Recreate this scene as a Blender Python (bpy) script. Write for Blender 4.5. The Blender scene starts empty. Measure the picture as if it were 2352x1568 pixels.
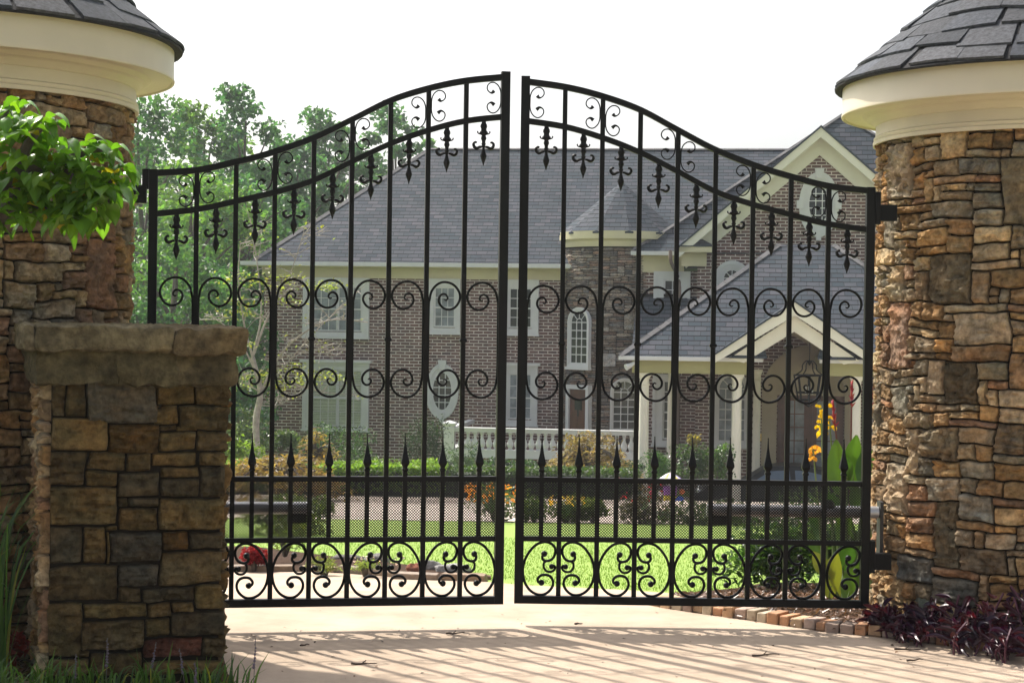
import bpy, bmesh, math, random
import numpy as np
from mathutils import Vector, Matrix, noise
from math import radians as R_, sin, cos, tan, pi, sqrt, atan2, hypot

sc = bpy.context.scene
COL = sc.collection
EYE = 1.785
F = 4000.0          # focal length in units of a 2352-wide picture

# ------------------------------------------------------------------ camera
cam_d = bpy.data.cameras.new('camera')
cam = bpy.data.objects.new('camera', cam_d)
COL.objects.link(cam)
sc.camera = cam
cam_d.sensor_width = 36.0
cam_d.lens = 36.0 * F / 2352.0
cam_d.clip_start = 0.1
cam_d.clip_end = 2000
CR = Matrix.Rotation(R_(90 - 0.63), 3, 'X') @ Matrix.Rotation(R_(0.80), 3, 'Z')
cam.matrix_world = Matrix.Translation((0, 0, EYE)) @ CR.to_4x4()
CAMP = Vector((0, 0, EYE))


def ray(px, py):
    return (CR @ Vector(((px - 1176) / F, -(py - 784) / F, -1.0)))


def at(px, py, Y):
    d = ray(px, py)
    return CAMP + d * (Y / d.y)


TERR = [(-300, 0), (11, 0), (24, -.99), (30, -1.42), (34, -1.66), (42, -2.9), (46, -3.3), (60, -3.4), (130, -3.4), (1500, -6)]


def gz(y):
    for (a, za), (b, zb) in zip(TERR, TERR[1:]):
        if y <= b:
            return za + (zb - za) * (y - a) / (b - a)
    return TERR[-1][1]


def ground(px, py):
    """point of the terrain seen at a picture position"""
    d = ray(px, py)
    t0 = 2.0
    step = .05
    t = t0
    while t < 200:
        p = CAMP + d * t
        if p.z <= gz(p.y):
            return p
        t += step
    return CAMP + d * 200


class Frame:
    """a vertical local frame: x along the front, y into the depth, z up from zb"""
    def __init__(s, O, th, zb=0.0):
        s.O = Vector((O[0], O[1])); s.th = th; s.zb = zb
        s.ex = Vector((cos(th), sin(th))); s.ey = Vector((-sin(th), cos(th)))

    def loc(s, px, py, d):
        r = ray(px, py)
        q = Vector((r.x, r.y)); c = Vector((CAMP.x, CAMP.y)) - s.O
        t = (d - c.dot(s.ey)) / q.dot(s.ey)
        p = c + q * t
        return p.dot(s.ex), CAMP.z + r.z * t - s.zb

    def x(s, px, d, py=740): return s.loc(px, py, d)[0]
    def z(s, py, d, px=1176): return s.loc(px, py, d)[1]


# ------------------------------------------------------------------ tagging
def tag(o, label=None, cat=None, group=None, kind=None):
    if label: o['label'] = label
    if cat: o['category'] = cat
    if group: o['group'] = group
    if kind: o['kind'] = kind
    return o


def empty(name, loc, rz=0.0):
    o = bpy.data.objects.new(name, None)
    o.location = loc; o.rotation_euler = (0, 0, rz)
    o.empty_display_size = .2
    COL.objects.link(o)
    return o


def kids(o):
    return [c for c in COL.objects if c.parent == o]


def copy_tree(o, parent=None):
    c = o.copy(); COL.objects.link(c)
    if parent is not None: c.parent = parent
    for ch in kids(o):
        copy_tree(ch, c)
    return c


# ------------------------------------------------------------------ meshes
class MB:
    def __init__(s):
        s.v = []; s.f = []; s.c = []; s.uv = []

    def add(s, vs, fs, col=None, uvs=None):
        n = len(s.v)
        s.v.extend([tuple(p) for p in vs])
        s.f.extend([tuple(i + n for i in f) for f in fs])
        if col is None: col = (1, 1, 1)
        if len(col) == len(vs) and hasattr(col[0], '__len__'):
            s.c.extend(col)
        else:
            s.c.extend([tuple(col)] * len(vs))
        s.uv.extend(uvs if uvs is not None else [(0, 0)] * len(vs))
        return s

    def box(s, x0, x1, y0, y1, z0, z1, col=None):
        if x0 > x1: x0, x1 = x1, x0
        if y0 > y1: y0, y1 = y1, y0
        if z0 > z1: z0, z1 = z1, z0
        vs = [(x, y, z) for x in (x0, x1) for y in (y0, y1) for z in (z0, z1)]
        fs = [(0, 1, 3, 2), (4, 6, 7, 5), (0, 4, 5, 1), (2, 3, 7, 6), (0, 2, 6, 4), (1, 5, 7, 3)]
        return s.add(vs, fs, col)

    def prism(s, poly, y0, y1, col=None):
        """polygon in x,z extruded from y0 to y1"""
        n = len(poly)
        a = sum(poly[i][0] * poly[(i + 1) % n][1] - poly[(i + 1) % n][0] * poly[i][1] for i in range(n))
        if a < 0: poly = poly[::-1]
        if y0 > y1: y0, y1 = y1, y0
        vs = [(x, y0, z) for x, z in poly] + [(x, y1, z) for x, z in poly]
        fs = [tuple(range(n)), tuple(range(2 * n - 1, n - 1, -1))]
        fs += [(i, i + n, (i + 1) % n + n, (i + 1) % n) for i in range(n)]
        return s.add(vs, fs, col)

    def ring(s, outer, inner, y0, y1, col=None):
        """band between two equally long closed outlines in x,z, extruded in y"""
        n = len(outer)
        vs = []
        for y in (y0, y1):
            vs += [(x, y, z) for x, z in outer] + [(x, y, z) for x, z in inner]
        fs = []
        for i in range(n):
            j = (i + 1) % n
            fs += [(i, j, n + j, n + i), (2 * n + i, 3 * n + i, 3 * n + j, 2 * n + j),
                   (i, 2 * n + i, 2 * n + j, j), (n + i, n + j, 3 * n + j, 3 * n + i)]
        return s.add(vs, fs, col)

    def tube(s, path, r, n=6, col=None, cap=True):
        P = [Vector(p) for p in path]
        m = len(P)
        rr = [r(i / (m - 1)) if callable(r) else r for i in range(m)]
        vs = []
        T0 = (P[1] - P[0]).normalized()
        up = Vector((0, 0, 1)) if abs(T0.z) < .9 else Vector((0, 1, 0))
        N = T0.cross(up).normalized()
        for i in range(m):
            T = (P[min(i + 1, m - 1)] - P[max(i - 1, 0)])
            T = T.normalized() if T.length > 1e-9 else T0
            N = (N - T * N.dot(T))
            N = N.normalized() if N.length > 1e-6 else T.orthogonal().normalized()
            B = T.cross(N)
            for k in range(n):
                a = 2 * pi * k / n
                vs.append(P[i] + (N * cos(a) + B * sin(a)) * rr[i])
        fs = []
        for i in range(m - 1):
            for k in range(n):
                k2 = (k + 1) % n
                fs.append((i * n + k, i * n + k2, (i + 1) * n + k2, (i + 1) * n + k))
        if cap:
            fs.append(tuple(range(n - 1, -1, -1))); fs.append(tuple(range((m - 1) * n, m * n)))
        return s.add(vs, fs, col)

    def lathe(s, prof, n=24, c=(0, 0, 0), sx=1, sy=1, a0=0.0, col=None, uvr=None):
        """profile (r,z) revolved about z"""
        vs = []; uv = []
        for r, z in prof:
            for k in range(n):
                a = a0 + 2 * pi * k / n
                vs.append((c[0] + r * cos(a) * sx, c[1] + r * sin(a) * sy, c[2] + z))
        m = len(prof)
        fs = []
        for i in range(m - 1):
            for k in range(n):
                k2 = (k + 1) % n
                fs.append((i * n + k, i * n + k2, (i + 1) * n + k2, (i + 1) * n + k))
        return s.add(vs, fs, col)

    def ball(s, c, r, n=10, m=6, col=None, sz=1):
        prof = [(max(1e-4, r * sin(pi * i / m)), -r * sz * cos(pi * i / m)) for i in range(m + 1)]
        return s.lathe(prof, n, c, col=col)

    def plane(s, pts, col=None, uvo=(0, 0)):
        """flat polygon with u along the horizontal and v up the slope, in metres"""
        P = [Vector(p) for p in pts]
        n = (P[1] - P[0]).cross(P[2] - P[0]).normalized()
        h = Vector((0, 0, 1)).cross(n)
        h = h.normalized() if h.length > 1e-6 else Vector((1, 0, 0))
        u = n.cross(h)
        if u.z < 0: u = -u
        return s.add(P, [tuple(range(len(P)))], col, [(p.dot(h) + uvo[0], p.dot(u) + uvo[1]) for p in P])

    def slab(s, pts, t):
        """roof plane with thickness t downwards"""
        P = [Vector(p) for p in pts]
        s.plane(P)
        Q = [p - Vector((0, 0, t)) for p in P]
        n = len(P)
        s.add(P + Q, [tuple(range(2 * n - 1, n - 1, -1))] + [(i, i + n, (i + 1) % n + n, (i + 1) % n) for i in range(n)],
              None, [(0, .11)] * (2 * n))
        return s

    def xf(s, M):
        s.v = [tuple(M @ Vector(p)) for p in s.v]
        return s

    def build(s, name, mat, parent=None, smooth=False):
        me = bpy.data.meshes.new(name)
        me.from_pydata(s.v, [], s.f)
        if any(c != (1, 1, 1) for c in s.c):
            a = me.color_attributes.new('Col', 'FLOAT_COLOR', 'POINT')
            arr = np.ones((len(s.v), 4), np.float32); arr[:, :3] = np.array(s.c, np.float32)
            a.data.foreach_set('color', arr.ravel())
        if any(u != (0, 0) for u in s.uv):
            ul = me.uv_layers.new(name='UVMap')
            idx = np.empty(len(me.loops), np.int32); me.loops.foreach_get('vertex_index', idx)
            ul.data.foreach_set('uv', np.array(s.uv, np.float32)[idx].ravel())
        me.materials.append(mat)
        me.update()
        if smooth:
            me.polygons.foreach_set('use_smooth', [True] * len(me.polygons))
            if smooth is not True:
                me.set_sharp_from_angle(angle=R_(smooth))
        o = bpy.data.objects.new(name, me)
        COL.objects.link(o)
        if parent is not None: o.parent = parent
        return o


def npmesh(name, V, Fq, colv, mat, parent=None, smooth=False):
    """mesh from numpy: V (n,3), Fq (m,k), colv (n,3)"""
    me = bpy.data.meshes.new(name)
    n = len(V); m, k = Fq.shape
    me.vertices.add(n); me.vertices.foreach_set('co', V.astype(np.float32).ravel())
    me.loops.add(m * k); me.loops.foreach_set('vertex_index', Fq.astype(np.int32).ravel())
    me.polygons.add(m)
    me.polygons.foreach_set('loop_start', np.arange(0, m * k, k, dtype=np.int32))
    me.polygons.foreach_set('loop_total', np.full(m, k, dtype=np.int32))
    if smooth: me.polygons.foreach_set('use_smooth', np.ones(m, bool))
    me.update(calc_edges=True)
    a = me.color_attributes.new('Col', 'FLOAT_COLOR', 'POINT')
    arr = np.ones((n, 4), np.float32); arr[:, :3] = colv
    a.data.foreach_set('color', arr.ravel())
    me.materials.append(mat)
    o = bpy.data.objects.new(name, me)
    COL.objects.link(o)
    if parent is not None: o.parent = parent
    return o


def leaf_cloud(name, C, size, cols, mat, parent=None, rng=None, up=0.3, aspect=.55, droop=0.0, fold=.25):
    """one folded pointed leaf (two quads) at each centre"""
    n = len(C)
    size = np.broadcast_to(np.asarray(size, float), (n,)).reshape(n, 1)
    N = rng.normal(size=(n, 3)); N[:, 2] = np.abs(N[:, 2]) + up
    N /= np.linalg.norm(N, axis=1, keepdims=True)
    T = rng.normal(size=(n, 3)); T[:, 2] -= droop
    T -= N * np.sum(T * N, axis=1, keepdims=True)
    T /= np.linalg.norm(T, axis=1, keepdims=True) + 1e-9
    B = np.cross(N, T)
    w = size * aspect
    base = C - T * size * .5
    tip = C + T * size * .5 - N * size * fold * .4
    l1 = C - T * size * .08 + B * w * .5 + N * w * fold
    r1 = C - T * size * .08 - B * w * .5 + N * w * fold
    V = np.stack([base, r1, tip, l1], axis=1).reshape(-1, 3)
    i = np.arange(n)[:, None] * 4
    Fq = np.concatenate([i + np.array([[0, 1, 2]]), i + np.array([[0, 2, 3]])])
    return npmesh(name, V, Fq, np.repeat(cols, 4, axis=0), mat, parent)


def varcol(rng, n, base, v=.25, hue=.12):
    k = 1 + rng.uniform(-v, v, (n, 1))
    h = rng.uniform(-hue, hue, (n, 1))
    c = np.array(base)[None, :] * k
    c = c * np.concatenate([1 + h * 1.5, 1 + h * .3, 1 - h], axis=1)
    return np.clip(c, 0.002, 1)


def blob_points(rng, blobs, per, shell=.55):
    """points in a set of ellipsoids (x,y,z,rx,ry,rz), denser at the skin"""
    out = []
    tot = sum(b[3] * b[4] + b[4] * b[5] for b in blobs)
    for b in blobs:
        n = max(4, int(per * (b[3] * b[4] + b[4] * b[5]) / tot))
        d = rng.normal(size=(n, 3)); d /= np.linalg.norm(d, axis=1, keepdims=True)
        r = shell + (1.08 - shell) * rng.uniform(0, 1, (n, 1)) ** .7
        out.append(np.array(b[:3]) + d * r * np.array(b[3:6]))
    return np.concatenate(out)


def crom(P, n=6):
    """smooth curve through points"""
    P = [Vector(p) for p in P]
    Q = [P[0] * 2 - P[1]] + P + [P[-1] * 2 - P[-2]]
    out = []
    for i in range(1, len(Q) - 2):
        a, b, c, d = Q[i - 1:i + 3]
        for k in range(n):
            t = k / n
            out.append(.5 * ((2 * b) + (c - a) * t + (2 * a - 5 * b + 4 * c - d) * t * t + (3 * b - a - 3 * c + d) * t ** 3))
    out.append(P[-1])
    return out


# ------------------------------------------------------------------ materials
def new_mat(name):
    m = bpy.data.materials.new(name); m.use_nodes = True
    nt = m.node_tree
    return m, nt, nt.nodes['Principled BSDF']


def nd(nt, typ, **kw):
    n = nt.nodes.new(typ)
    for k, v in kw.items():
        if k in ('operation', 'blend_type', 'data_type', 'noise_dimensions', 'feature', 'attribute_name', 'offset', 'offset_frequency', 'squash', 'distance'):
            setattr(n, k, v)
        else:
            n.inputs[k].default_value = v
    return n


def mixc(nt, fac, a, b, blend='MIX'):
    m = nt.nodes.new('ShaderNodeMix'); m.data_type = 'RGBA'; m.blend_type = blend
    def put(sock, v):
        if isinstance(v, bpy.types.NodeSocket): nt.links.new(v, sock)
        elif isinstance(v, (int, float)): sock.default_value = v
        else: sock.default_value = (*v[:3], 1)
    put(m.inputs[0], fac); put(m.inputs[6], a); put(m.inputs[7], b)
    return m.outputs[2]


def pm(name, col, rough=.6, var=.15, scale=6.0, bump=0.0, bscale=40.0, attr=False, metal=0.0, spec=.5, coat=0.0, bdist=.01, col2=None, detail=6):
    """plain procedural material: colour mottled by noise, optional fine bump"""
    m, nt, b = new_mat(name)
    tc = nt.nodes.new('ShaderNodeTexCoord')
    n1 = nd(nt, 'ShaderNodeTexNoise', Scale=scale, Detail=detail, Roughness=.6)
    nt.links.new(tc.outputs['Object'], n1.inputs['Vector'])
    base = col
    if attr:
        at_ = nt.nodes.new('ShaderNodeAttribute'); at_.attribute_name = 'Col'
        base = at_.outputs['Color']
    rmp = nt.nodes.new('ShaderNodeMapRange')
    rmp.inputs[1].default_value = .3; rmp.inputs[2].default_value = .7
    rmp.inputs[3].default_value = 1 - var; rmp.inputs[4].default_value = 1 + var
    nt.links.new(n1.outputs['Fac'], rmp.inputs[0])
    if col2 is not None:
        base = mixc(nt, n1.outputs['Fac'], base, col2)
    c = mixc(nt, 1.0, base, rmp.outputs[0], 'MULTIPLY')
    nt.links.new(c, b.inputs['Base Color'])
    b.inputs['Roughness'].default_value = rough
    b.inputs['Metallic'].default_value = metal
    b.inputs['Specular IOR Level'].default_value = spec
    b.inputs['Coat Weight'].default_value = coat
    if bump:
        n2 = nd(nt, 'ShaderNodeTexNoise', Scale=bscale, Detail=8, Roughness=.65)
        nt.links.new(tc.outputs['Object'], n2.inputs['Vector'])
        bp = nd(nt, 'ShaderNodeBump', Strength=bump, Distance=bdist)
        nt.links.new(n2.outputs['Fac'], bp.inputs['Height'])
        nt.links.new(bp.outputs['Normal'], b.inputs['Normal'])
    return m


def leafm(name, rough=.45, trans=.45, tint=(1.35, 1.5, .55), spec=.4):
    """leaf colour from the mesh, with light passing through"""
    m, nt, b = new_mat(name)
    a = nt.nodes.new('ShaderNodeAttribute'); a.attribute_name = 'Col'
    nt.links.new(a.outputs['Color'], b.inputs['Base Color'])
    b.inputs['Roughness'].default_value = rough
    b.inputs['Specular IOR Level'].default_value = spec
    tr = nt.nodes.new('ShaderNodeBsdfTranslucent')
    nt.links.new(mixc(nt, 1.0, a.outputs['Color'], tint, 'MULTIPLY'), tr.inputs['Color'])
    mx = nt.nodes.new('ShaderNodeMixShader'); mx.inputs[0].default_value = trans
    nt.links.new(b.outputs[0], mx.inputs[1]); nt.links.new(tr.outputs[0], mx.inputs[2])
    nt.links.new(mx.outputs[0], nt.nodes['Material Output'].inputs['Surface'])
    return m


def brickm(name, c1, c2, mortar, bw, rh, ms, uv=False, rough=.8, bump=.5, var=.25, nscale=1.5, ms_smooth=.1, tint=None, course_shadow=0.0):
    """courses of bricks or shingles laid out in metres"""
    m, nt, b = new_mat(name)
    tc = nt.nodes.new('ShaderNodeTexCoord')
    if uv:
        vec = tc.outputs['UV']
    else:
        sp = nt.nodes.new('ShaderNodeSeparateXYZ'); nt.links.new(tc.outputs['Object'], sp.inputs[0])
        ad = nd(nt, 'ShaderNodeMath', operation='ADD')
        nt.links.new(sp.outputs[0], ad.inputs[0]); nt.links.new(sp.outputs[1], ad.inputs[1])
        cb = nt.nodes.new('ShaderNodeCombineXYZ')
        nt.links.new(ad.outputs[0], cb.inputs[0]); nt.links.new(sp.outputs[2], cb.inputs[1])
        vec = cb.outputs[0]
    # slightly uneven courses
    nz = nd(nt, 'ShaderNodeTexNoise', Scale=4.0, Detail=2)
    nt.links.new(vec, nz.inputs['Vector'])
    wob = nd(nt, 'ShaderNodeVectorMath', operation='MULTIPLY_ADD')
    nt.links.new(nz.outputs['Color'], wob.inputs[0])
    wob.inputs[1].default_value = (rh * .25, rh * .16, 0)
    nt.links.new(vec, wob.inputs[2])
    br = nd(nt, 'ShaderNodeTexBrick', Scale=1.0, offset=.5)
    br.inputs['Color1'].default_value = (*c1, 1); br.inputs['Color2'].default_value = (*c2, 1)
    br.inputs['Mortar'].default_value = (*mortar, 1)
    br.inputs['Mortar Size'].default_value = ms
    br.inputs['Mortar Smooth'].default_value = ms_smooth
    br.inputs['Brick Width'].default_value = bw
    br.inputs['Row Height'].default_value = rh
    nt.links.new(wob.outputs[0], br.inputs['Vector'])
    n1 = nd(nt, 'ShaderNodeTexNoise', Scale=nscale, Detail=7, Roughness=.7)
    nt.links.new(vec, n1.inputs['Vector'])
    rmp = nt.nodes.new('ShaderNodeMapRange')
    rmp.inputs[1].default_value = .3; rmp.inputs[2].default_value = .7
    rmp.inputs[3].default_value = 1 - var; rmp.inputs[4].default_value = 1 + var
    nt.links.new(n1.outputs['Fac'], rmp.inputs[0])
    c = mixc(nt, 1.0, br.outputs['Color'], rmp.outputs[0], 'MULTIPLY')
    if tint is not None:      # odd bricks of another colour
        vo = nd(nt, 'ShaderNodeTexWhiteNoise')
        dv = nd(nt, 'ShaderNodeVectorMath', operation='DIVIDE'); dv.inputs[1].default_value = (bw, rh, 1)
        fl = nd(nt, 'ShaderNodeVectorMath', operation='FLOOR')
        nt.links.new(wob.outputs[0], dv.inputs[0]); nt.links.new(dv.outputs[0], fl.inputs[0])
        nt.links.new(fl.outputs[0], vo.inputs['Vector'])
        gt = nd(nt, 'ShaderNodeMath', operation='MULTIPLY'); gt.inputs[1].default_value = .55
        nt.links.new(vo.outputs['Value'], gt.inputs[0])
        inv = nd(nt, 'ShaderNodeMath', operation='SUBTRACT'); inv.inputs[0].default_value = 1.0
        nt.links.new(br.outputs['Fac'], inv.inputs[1])
        mu = nd(nt, 'ShaderNodeMath', operation='MULTIPLY')
        nt.links.new(gt.outputs[0], mu.inputs[0]); nt.links.new(inv.outputs[0], mu.inputs[1])
        c = mixc(nt, mu.outputs[0], c, tint)
    if course_shadow:                  # shadow line painted along the foot of each shingle course
        s2 = nt.nodes.new('ShaderNodeSeparateXYZ'); nt.links.new(wob.outputs[0], s2.inputs[0])
        d2 = nd(nt, 'ShaderNodeMath', operation='DIVIDE'); nt.links.new(s2.outputs[1], d2.inputs[0]); d2.inputs[1].default_value = rh
        f2 = nd(nt, 'ShaderNodeMath', operation='FRACT'); nt.links.new(d2.outputs[0], f2.inputs[0])
        l2 = nd(nt, 'ShaderNodeMath', operation='LESS_THAN'); nt.links.new(f2.outputs[0], l2.inputs[0]); l2.inputs[1].default_value = course_shadow
        c = mixc(nt, l2.outputs[0], c, mortar)
    nt.links.new(c, b.inputs['Base Color'])
    b.inputs['Roughness'].default_value = rough
    b.inputs['Specular IOR Level'].default_value = .12
    bp = nd(nt, 'ShaderNodeBump', Strength=bump, Distance=.012)
    iv = nd(nt, 'ShaderNodeMath', operation='SUBTRACT'); iv.inputs[0].default_value = 1.0
    nt.links.new(br.outputs['Fac'], iv.inputs[1])
    nt.links.new(iv.outputs[0], bp.inputs['Height']); nt.links.new(bp.outputs['Normal'], b.inputs['Normal'])
    return m


M = {}
M['iron'] = pm('black_iron', (.0035, .0035, .004), rough=.42, var=.3, scale=9, bump=.12, bscale=120, bdist=.002, spec=.14)
M['stone'] = pm('field_stone', (.3, .2, .12), rough=.9, var=.5, scale=24, bump=1.0, bscale=52, attr=True, bdist=.02, spec=.15, detail=12)
M['mortar'] = pm('deep_joint', (.020, .016, .012), rough=1, var=.3, bump=.5, spec=.1)
M['cream'] = pm('cream_paint', (.55, .485, .36), rough=.5, var=.05, scale=3, bump=.05, bscale=18)
M['trim'] = pm('white_trim_paint', (.56, .575, .575), rough=.5, var=.05, scale=3)
M['trimy'] = pm('cream_trim_paint', (.54, .50, .33), rough=.5, var=.06, scale=2)
M['porchceil'] = pm('shaded_tan_porch_paint', (.34, .29, .20), rough=.6, var=.06, scale=2)  # tan with the porch's shade put into the colour
M['beam'] = pm('bounce_lit_cream_paint', (.30, .29, .125), rough=.5, var=.05, scale=2)  # cream with bounce light from the lawn put into the colour
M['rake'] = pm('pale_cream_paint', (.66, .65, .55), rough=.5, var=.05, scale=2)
M['shingle'] = pm('asphalt_shingle', (.062, .066, .074), rough=.9, var=.45, scale=42, bump=.9, bscale=170, bdist=.006, attr=True, spec=.3, detail=8)
M['roof'] = brickm('house_roof_shingles', (.038, .049, .066), (.086, .086, .104), (.006, .007, .009), .34, .215, .006, uv=True, bump=.5, var=.22, tint=(.040, .060, .072), rough=.85, course_shadow=.16, nscale=.9)
M['cap'] = brickm('ridge_cap_shingles', (.15, .145, .15), (.10, .10, .108), (.08, .08, .08), .3, .4, .012, uv=True, bump=.6)
M['brick'] = brickm('brown_brick', (.140, .078, .070), (.078, .056, .058), (.50, .45, .41), .30, .1, .0155, bump=.6, var=.34, nscale=2.2, tint=(.185, .098, .082))
M['glass'] = pm('window_glass', (.022, .028, .03), rough=.12, var=.3, scale=1.2, spec=.5)
M['glassl'] = pm('curtained_glass', (.17, .20, .22), rough=.3, var=.5, scale=2.6, spec=.5)
M['concrete'] = pm('concrete_driveway', (.46, .36, .268), rough=.9, var=.22, scale=2.4, bump=.5, bscale=120, bdist=.004, spec=.2, detail=14, col2=(.40, .315, .245))
M['road'] = pm('pale_back_drive', (.46, .39, .33), rough=.9, var=.12, scale=.8, bump=.2, bscale=90)
M['soil'] = pm('bed_soil', (.075, .045, .030), rough=1, var=.5, scale=22, bump=1, bscale=70, bdist=.03, spec=.1)
M['bark'] = pm('tree_bark', (.10, .085, .07), rough=.95, var=.4, scale=14, bump=.8, bscale=50, spec=.2)
M['pale_bark'] = pm('pale_bark', (.30, .27, .24), rough=.9, var=.3, scale=10, bump=.4)
M['leaf'] = leafm('tree_leaves', trans=.5)
M['canna'] = leafm('canna_leaves', rough=.35, trans=.33, tint=(1.15, 1.15, .5))
M['blade'] = leafm('grass_blades', trans=.25, tint=(1.1, 1.2, .6), rough=.6, spec=.2)
M['leafn'] = leafm('glossy_leaves', rough=.25, trans=.42)
M['dark_leaf'] = leafm('dark_leaves', trans=.18, rough=.35, tint=(1.2, 1.2, .8))
M['purple'] = leafm('purple_leaves', trans=.25, rough=.3, tint=(1.9, .5, .8))
M['petal'] = leafm('flower_petals', trans=.4, rough=.5, tint=(1.3, 1.2, .7), spec=.2)
M['wood'] = pm('brown_door_wood', (.085, .030, .016), rough=.4, var=.35, scale=5, spec=.5)
M['steel'] = pm('grey_operator_metal', (.42, .43, .45), rough=.35, var=.08, metal=.55)
M['blackp'] = pm('black_plastic', (.012, .012, .013), rough=.5, var=.2)
M['carpaint'] = pm('dark_blue_car_paint', (.003, .004, .007), rough=.4, var=.05, coat=.0, spec=.25)
M['carglass'] = pm('car_window_glass', (.065, .10, .15), rough=.2, var=.1)
M['tyre'] = pm('tyre_rubber', (.012, .012, .012), rough=.8, var=.2)
M['chrome'] = pm('bright_metal', (.6, .6, .6), rough=.2, var=.05, metal=1)
M['brown_pipe'] = pm('brown_downspout', (.16, .115, .095), rough=.5, var=.1)
M['vcol'] = pm('painted_parts', (.5, .5, .5), rough=.6, var=.1, attr=True)
M['kerbstone'] = pm('brick_edging', (.4, .25, .15), rough=.85, var=.3, scale=14, bump=.5, bscale=60, attr=True)
# ================================================================== GATE
W = 2.09
GB = 0.13                       # clearance above the drive
K = .000856                     # metres per traced unit
TOP = [(0, 3.093), (.124, 3.060), (.229, 3.009), (.3365, 2.932), (.441, 2.819), (.549, 2.704), (.663, 2.613), (.763, 2.552), (.873, 2.498), (1, 2.472)]
SEC = [(0, 2.862), (.124, 2.826), (.230, 2.765), (.334, 2.684), (.441, 2.575), (.549, 2.459), (.647, 2.390), (.76, 2.329), (.867, 2.277), (1, 2.240)]


def curve(tab):
    pts = crom([(a, b, 0) for a, b in tab], 8)
    xs = [p.x for p in pts]; ys = [p.y for p in pts]
    return lambda u: float(np.interp(1 - u / W, xs, ys))


topz = curve(TOP); secz = curve(SEC)
BARS = [W * (1 - (.1244 + .1066 * k)) for k in range(8)][::-1]      # from the hinge
CELLS = [(a + b) / 2 for a, b in zip([.045] + BARS, BARS + [W - .045])]
DP = .014

TOPC = [(1258, 690), (1272, 703), (1290, 699), (1305, 680), (1303, 655), (1284, 636), (1255, 634), (1227, 655), (1212, 692), (1210, 737),
        (1211, 775), (1221, 808), (1243, 833), (1268, 840), (1293, 827), (1305, 800), (1297, 778), (1275, 770), (1255, 785)]
MIDS = [(612, 790), (612, 640), (613, 560), (618, 520), (632, 462), (672, 415), (725, 399), (785, 418), (823, 465), (828, 515), (800, 565), (755, 585),
        (710, 572), (683, 535), (686, 500), (708, 481), (732, 486), (744, 508), (733, 522), (720, 517)]
OVAL = [(930, 683), (943, 700), (938, 722), (915, 732), (880, 722), (858, 690), (855, 650), (872, 620), (905, 603), (940, 602), (985, 620), (1025, 660),
        (1058, 715), (1075, 780), (1073, 840), (1055, 895), (1020, 940), (975, 963), (930, 963), (893, 940), (870, 905), (868, 870), (885, 840), (915, 828),
        (950, 832), (972, 855), (968, 877), (947, 882)]
SMALL = [(918, 732), (932, 748), (930, 780), (910, 803), (880, 805), (858, 790), (855, 770), (868, 763), (878, 770)]


def scroll(name, pts, u0, v0, side, r, parent, mb=None, ends=()):
    """pts relative to (0,0), y down; side +-1 mirrors"""
    m = mb or MB()
    P = crom([(u0 + side * x * K, 0, v0 - y * K) for x, y in pts], 5)
    m.tube(P, r, 6)
    for e in ends:
        p = P[e]; m.ball(tuple(p), r(0) * 2.1 if callable(r) else r * 2.1, 8, 6)
    if mb is None:
        return m.build(name, M['iron'], parent, smooth=40)


def sweep(m, fn, u0, u1, h, dp, n=60):
    """flat rail following a curve whose top edge is fn(u)"""
    P = [(u0 + (u1 - u0) * i / n) for i in range(n + 1)]
    top = [(u, fn(u)) for u in P]; bot = [(u, fn(u) - h) for u in P]
    vs = []
    for y in (-dp, dp):
        vs += [(u, y, z) for u, z in top] + [(u, y, z) for u, z in bot]
    k = n + 1; fs = []
    for i in range(n):
        fs += [(k + i, k + i + 1, i + 1, i), (2 * k + i, 2 * k + i + 1, 3 * k + i + 1, 3 * k + i),
               (i, i + 1, 2 * k + i + 1, 2 * k + i), (3 * k + i, 3 * k + i + 1, k + i + 1, k + i)]
    fs += [(0, 2 * k, 3 * k, k), (n, k + n, 3 * k + n, 2 * k + n)]
    m.add(vs, fs)


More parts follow.
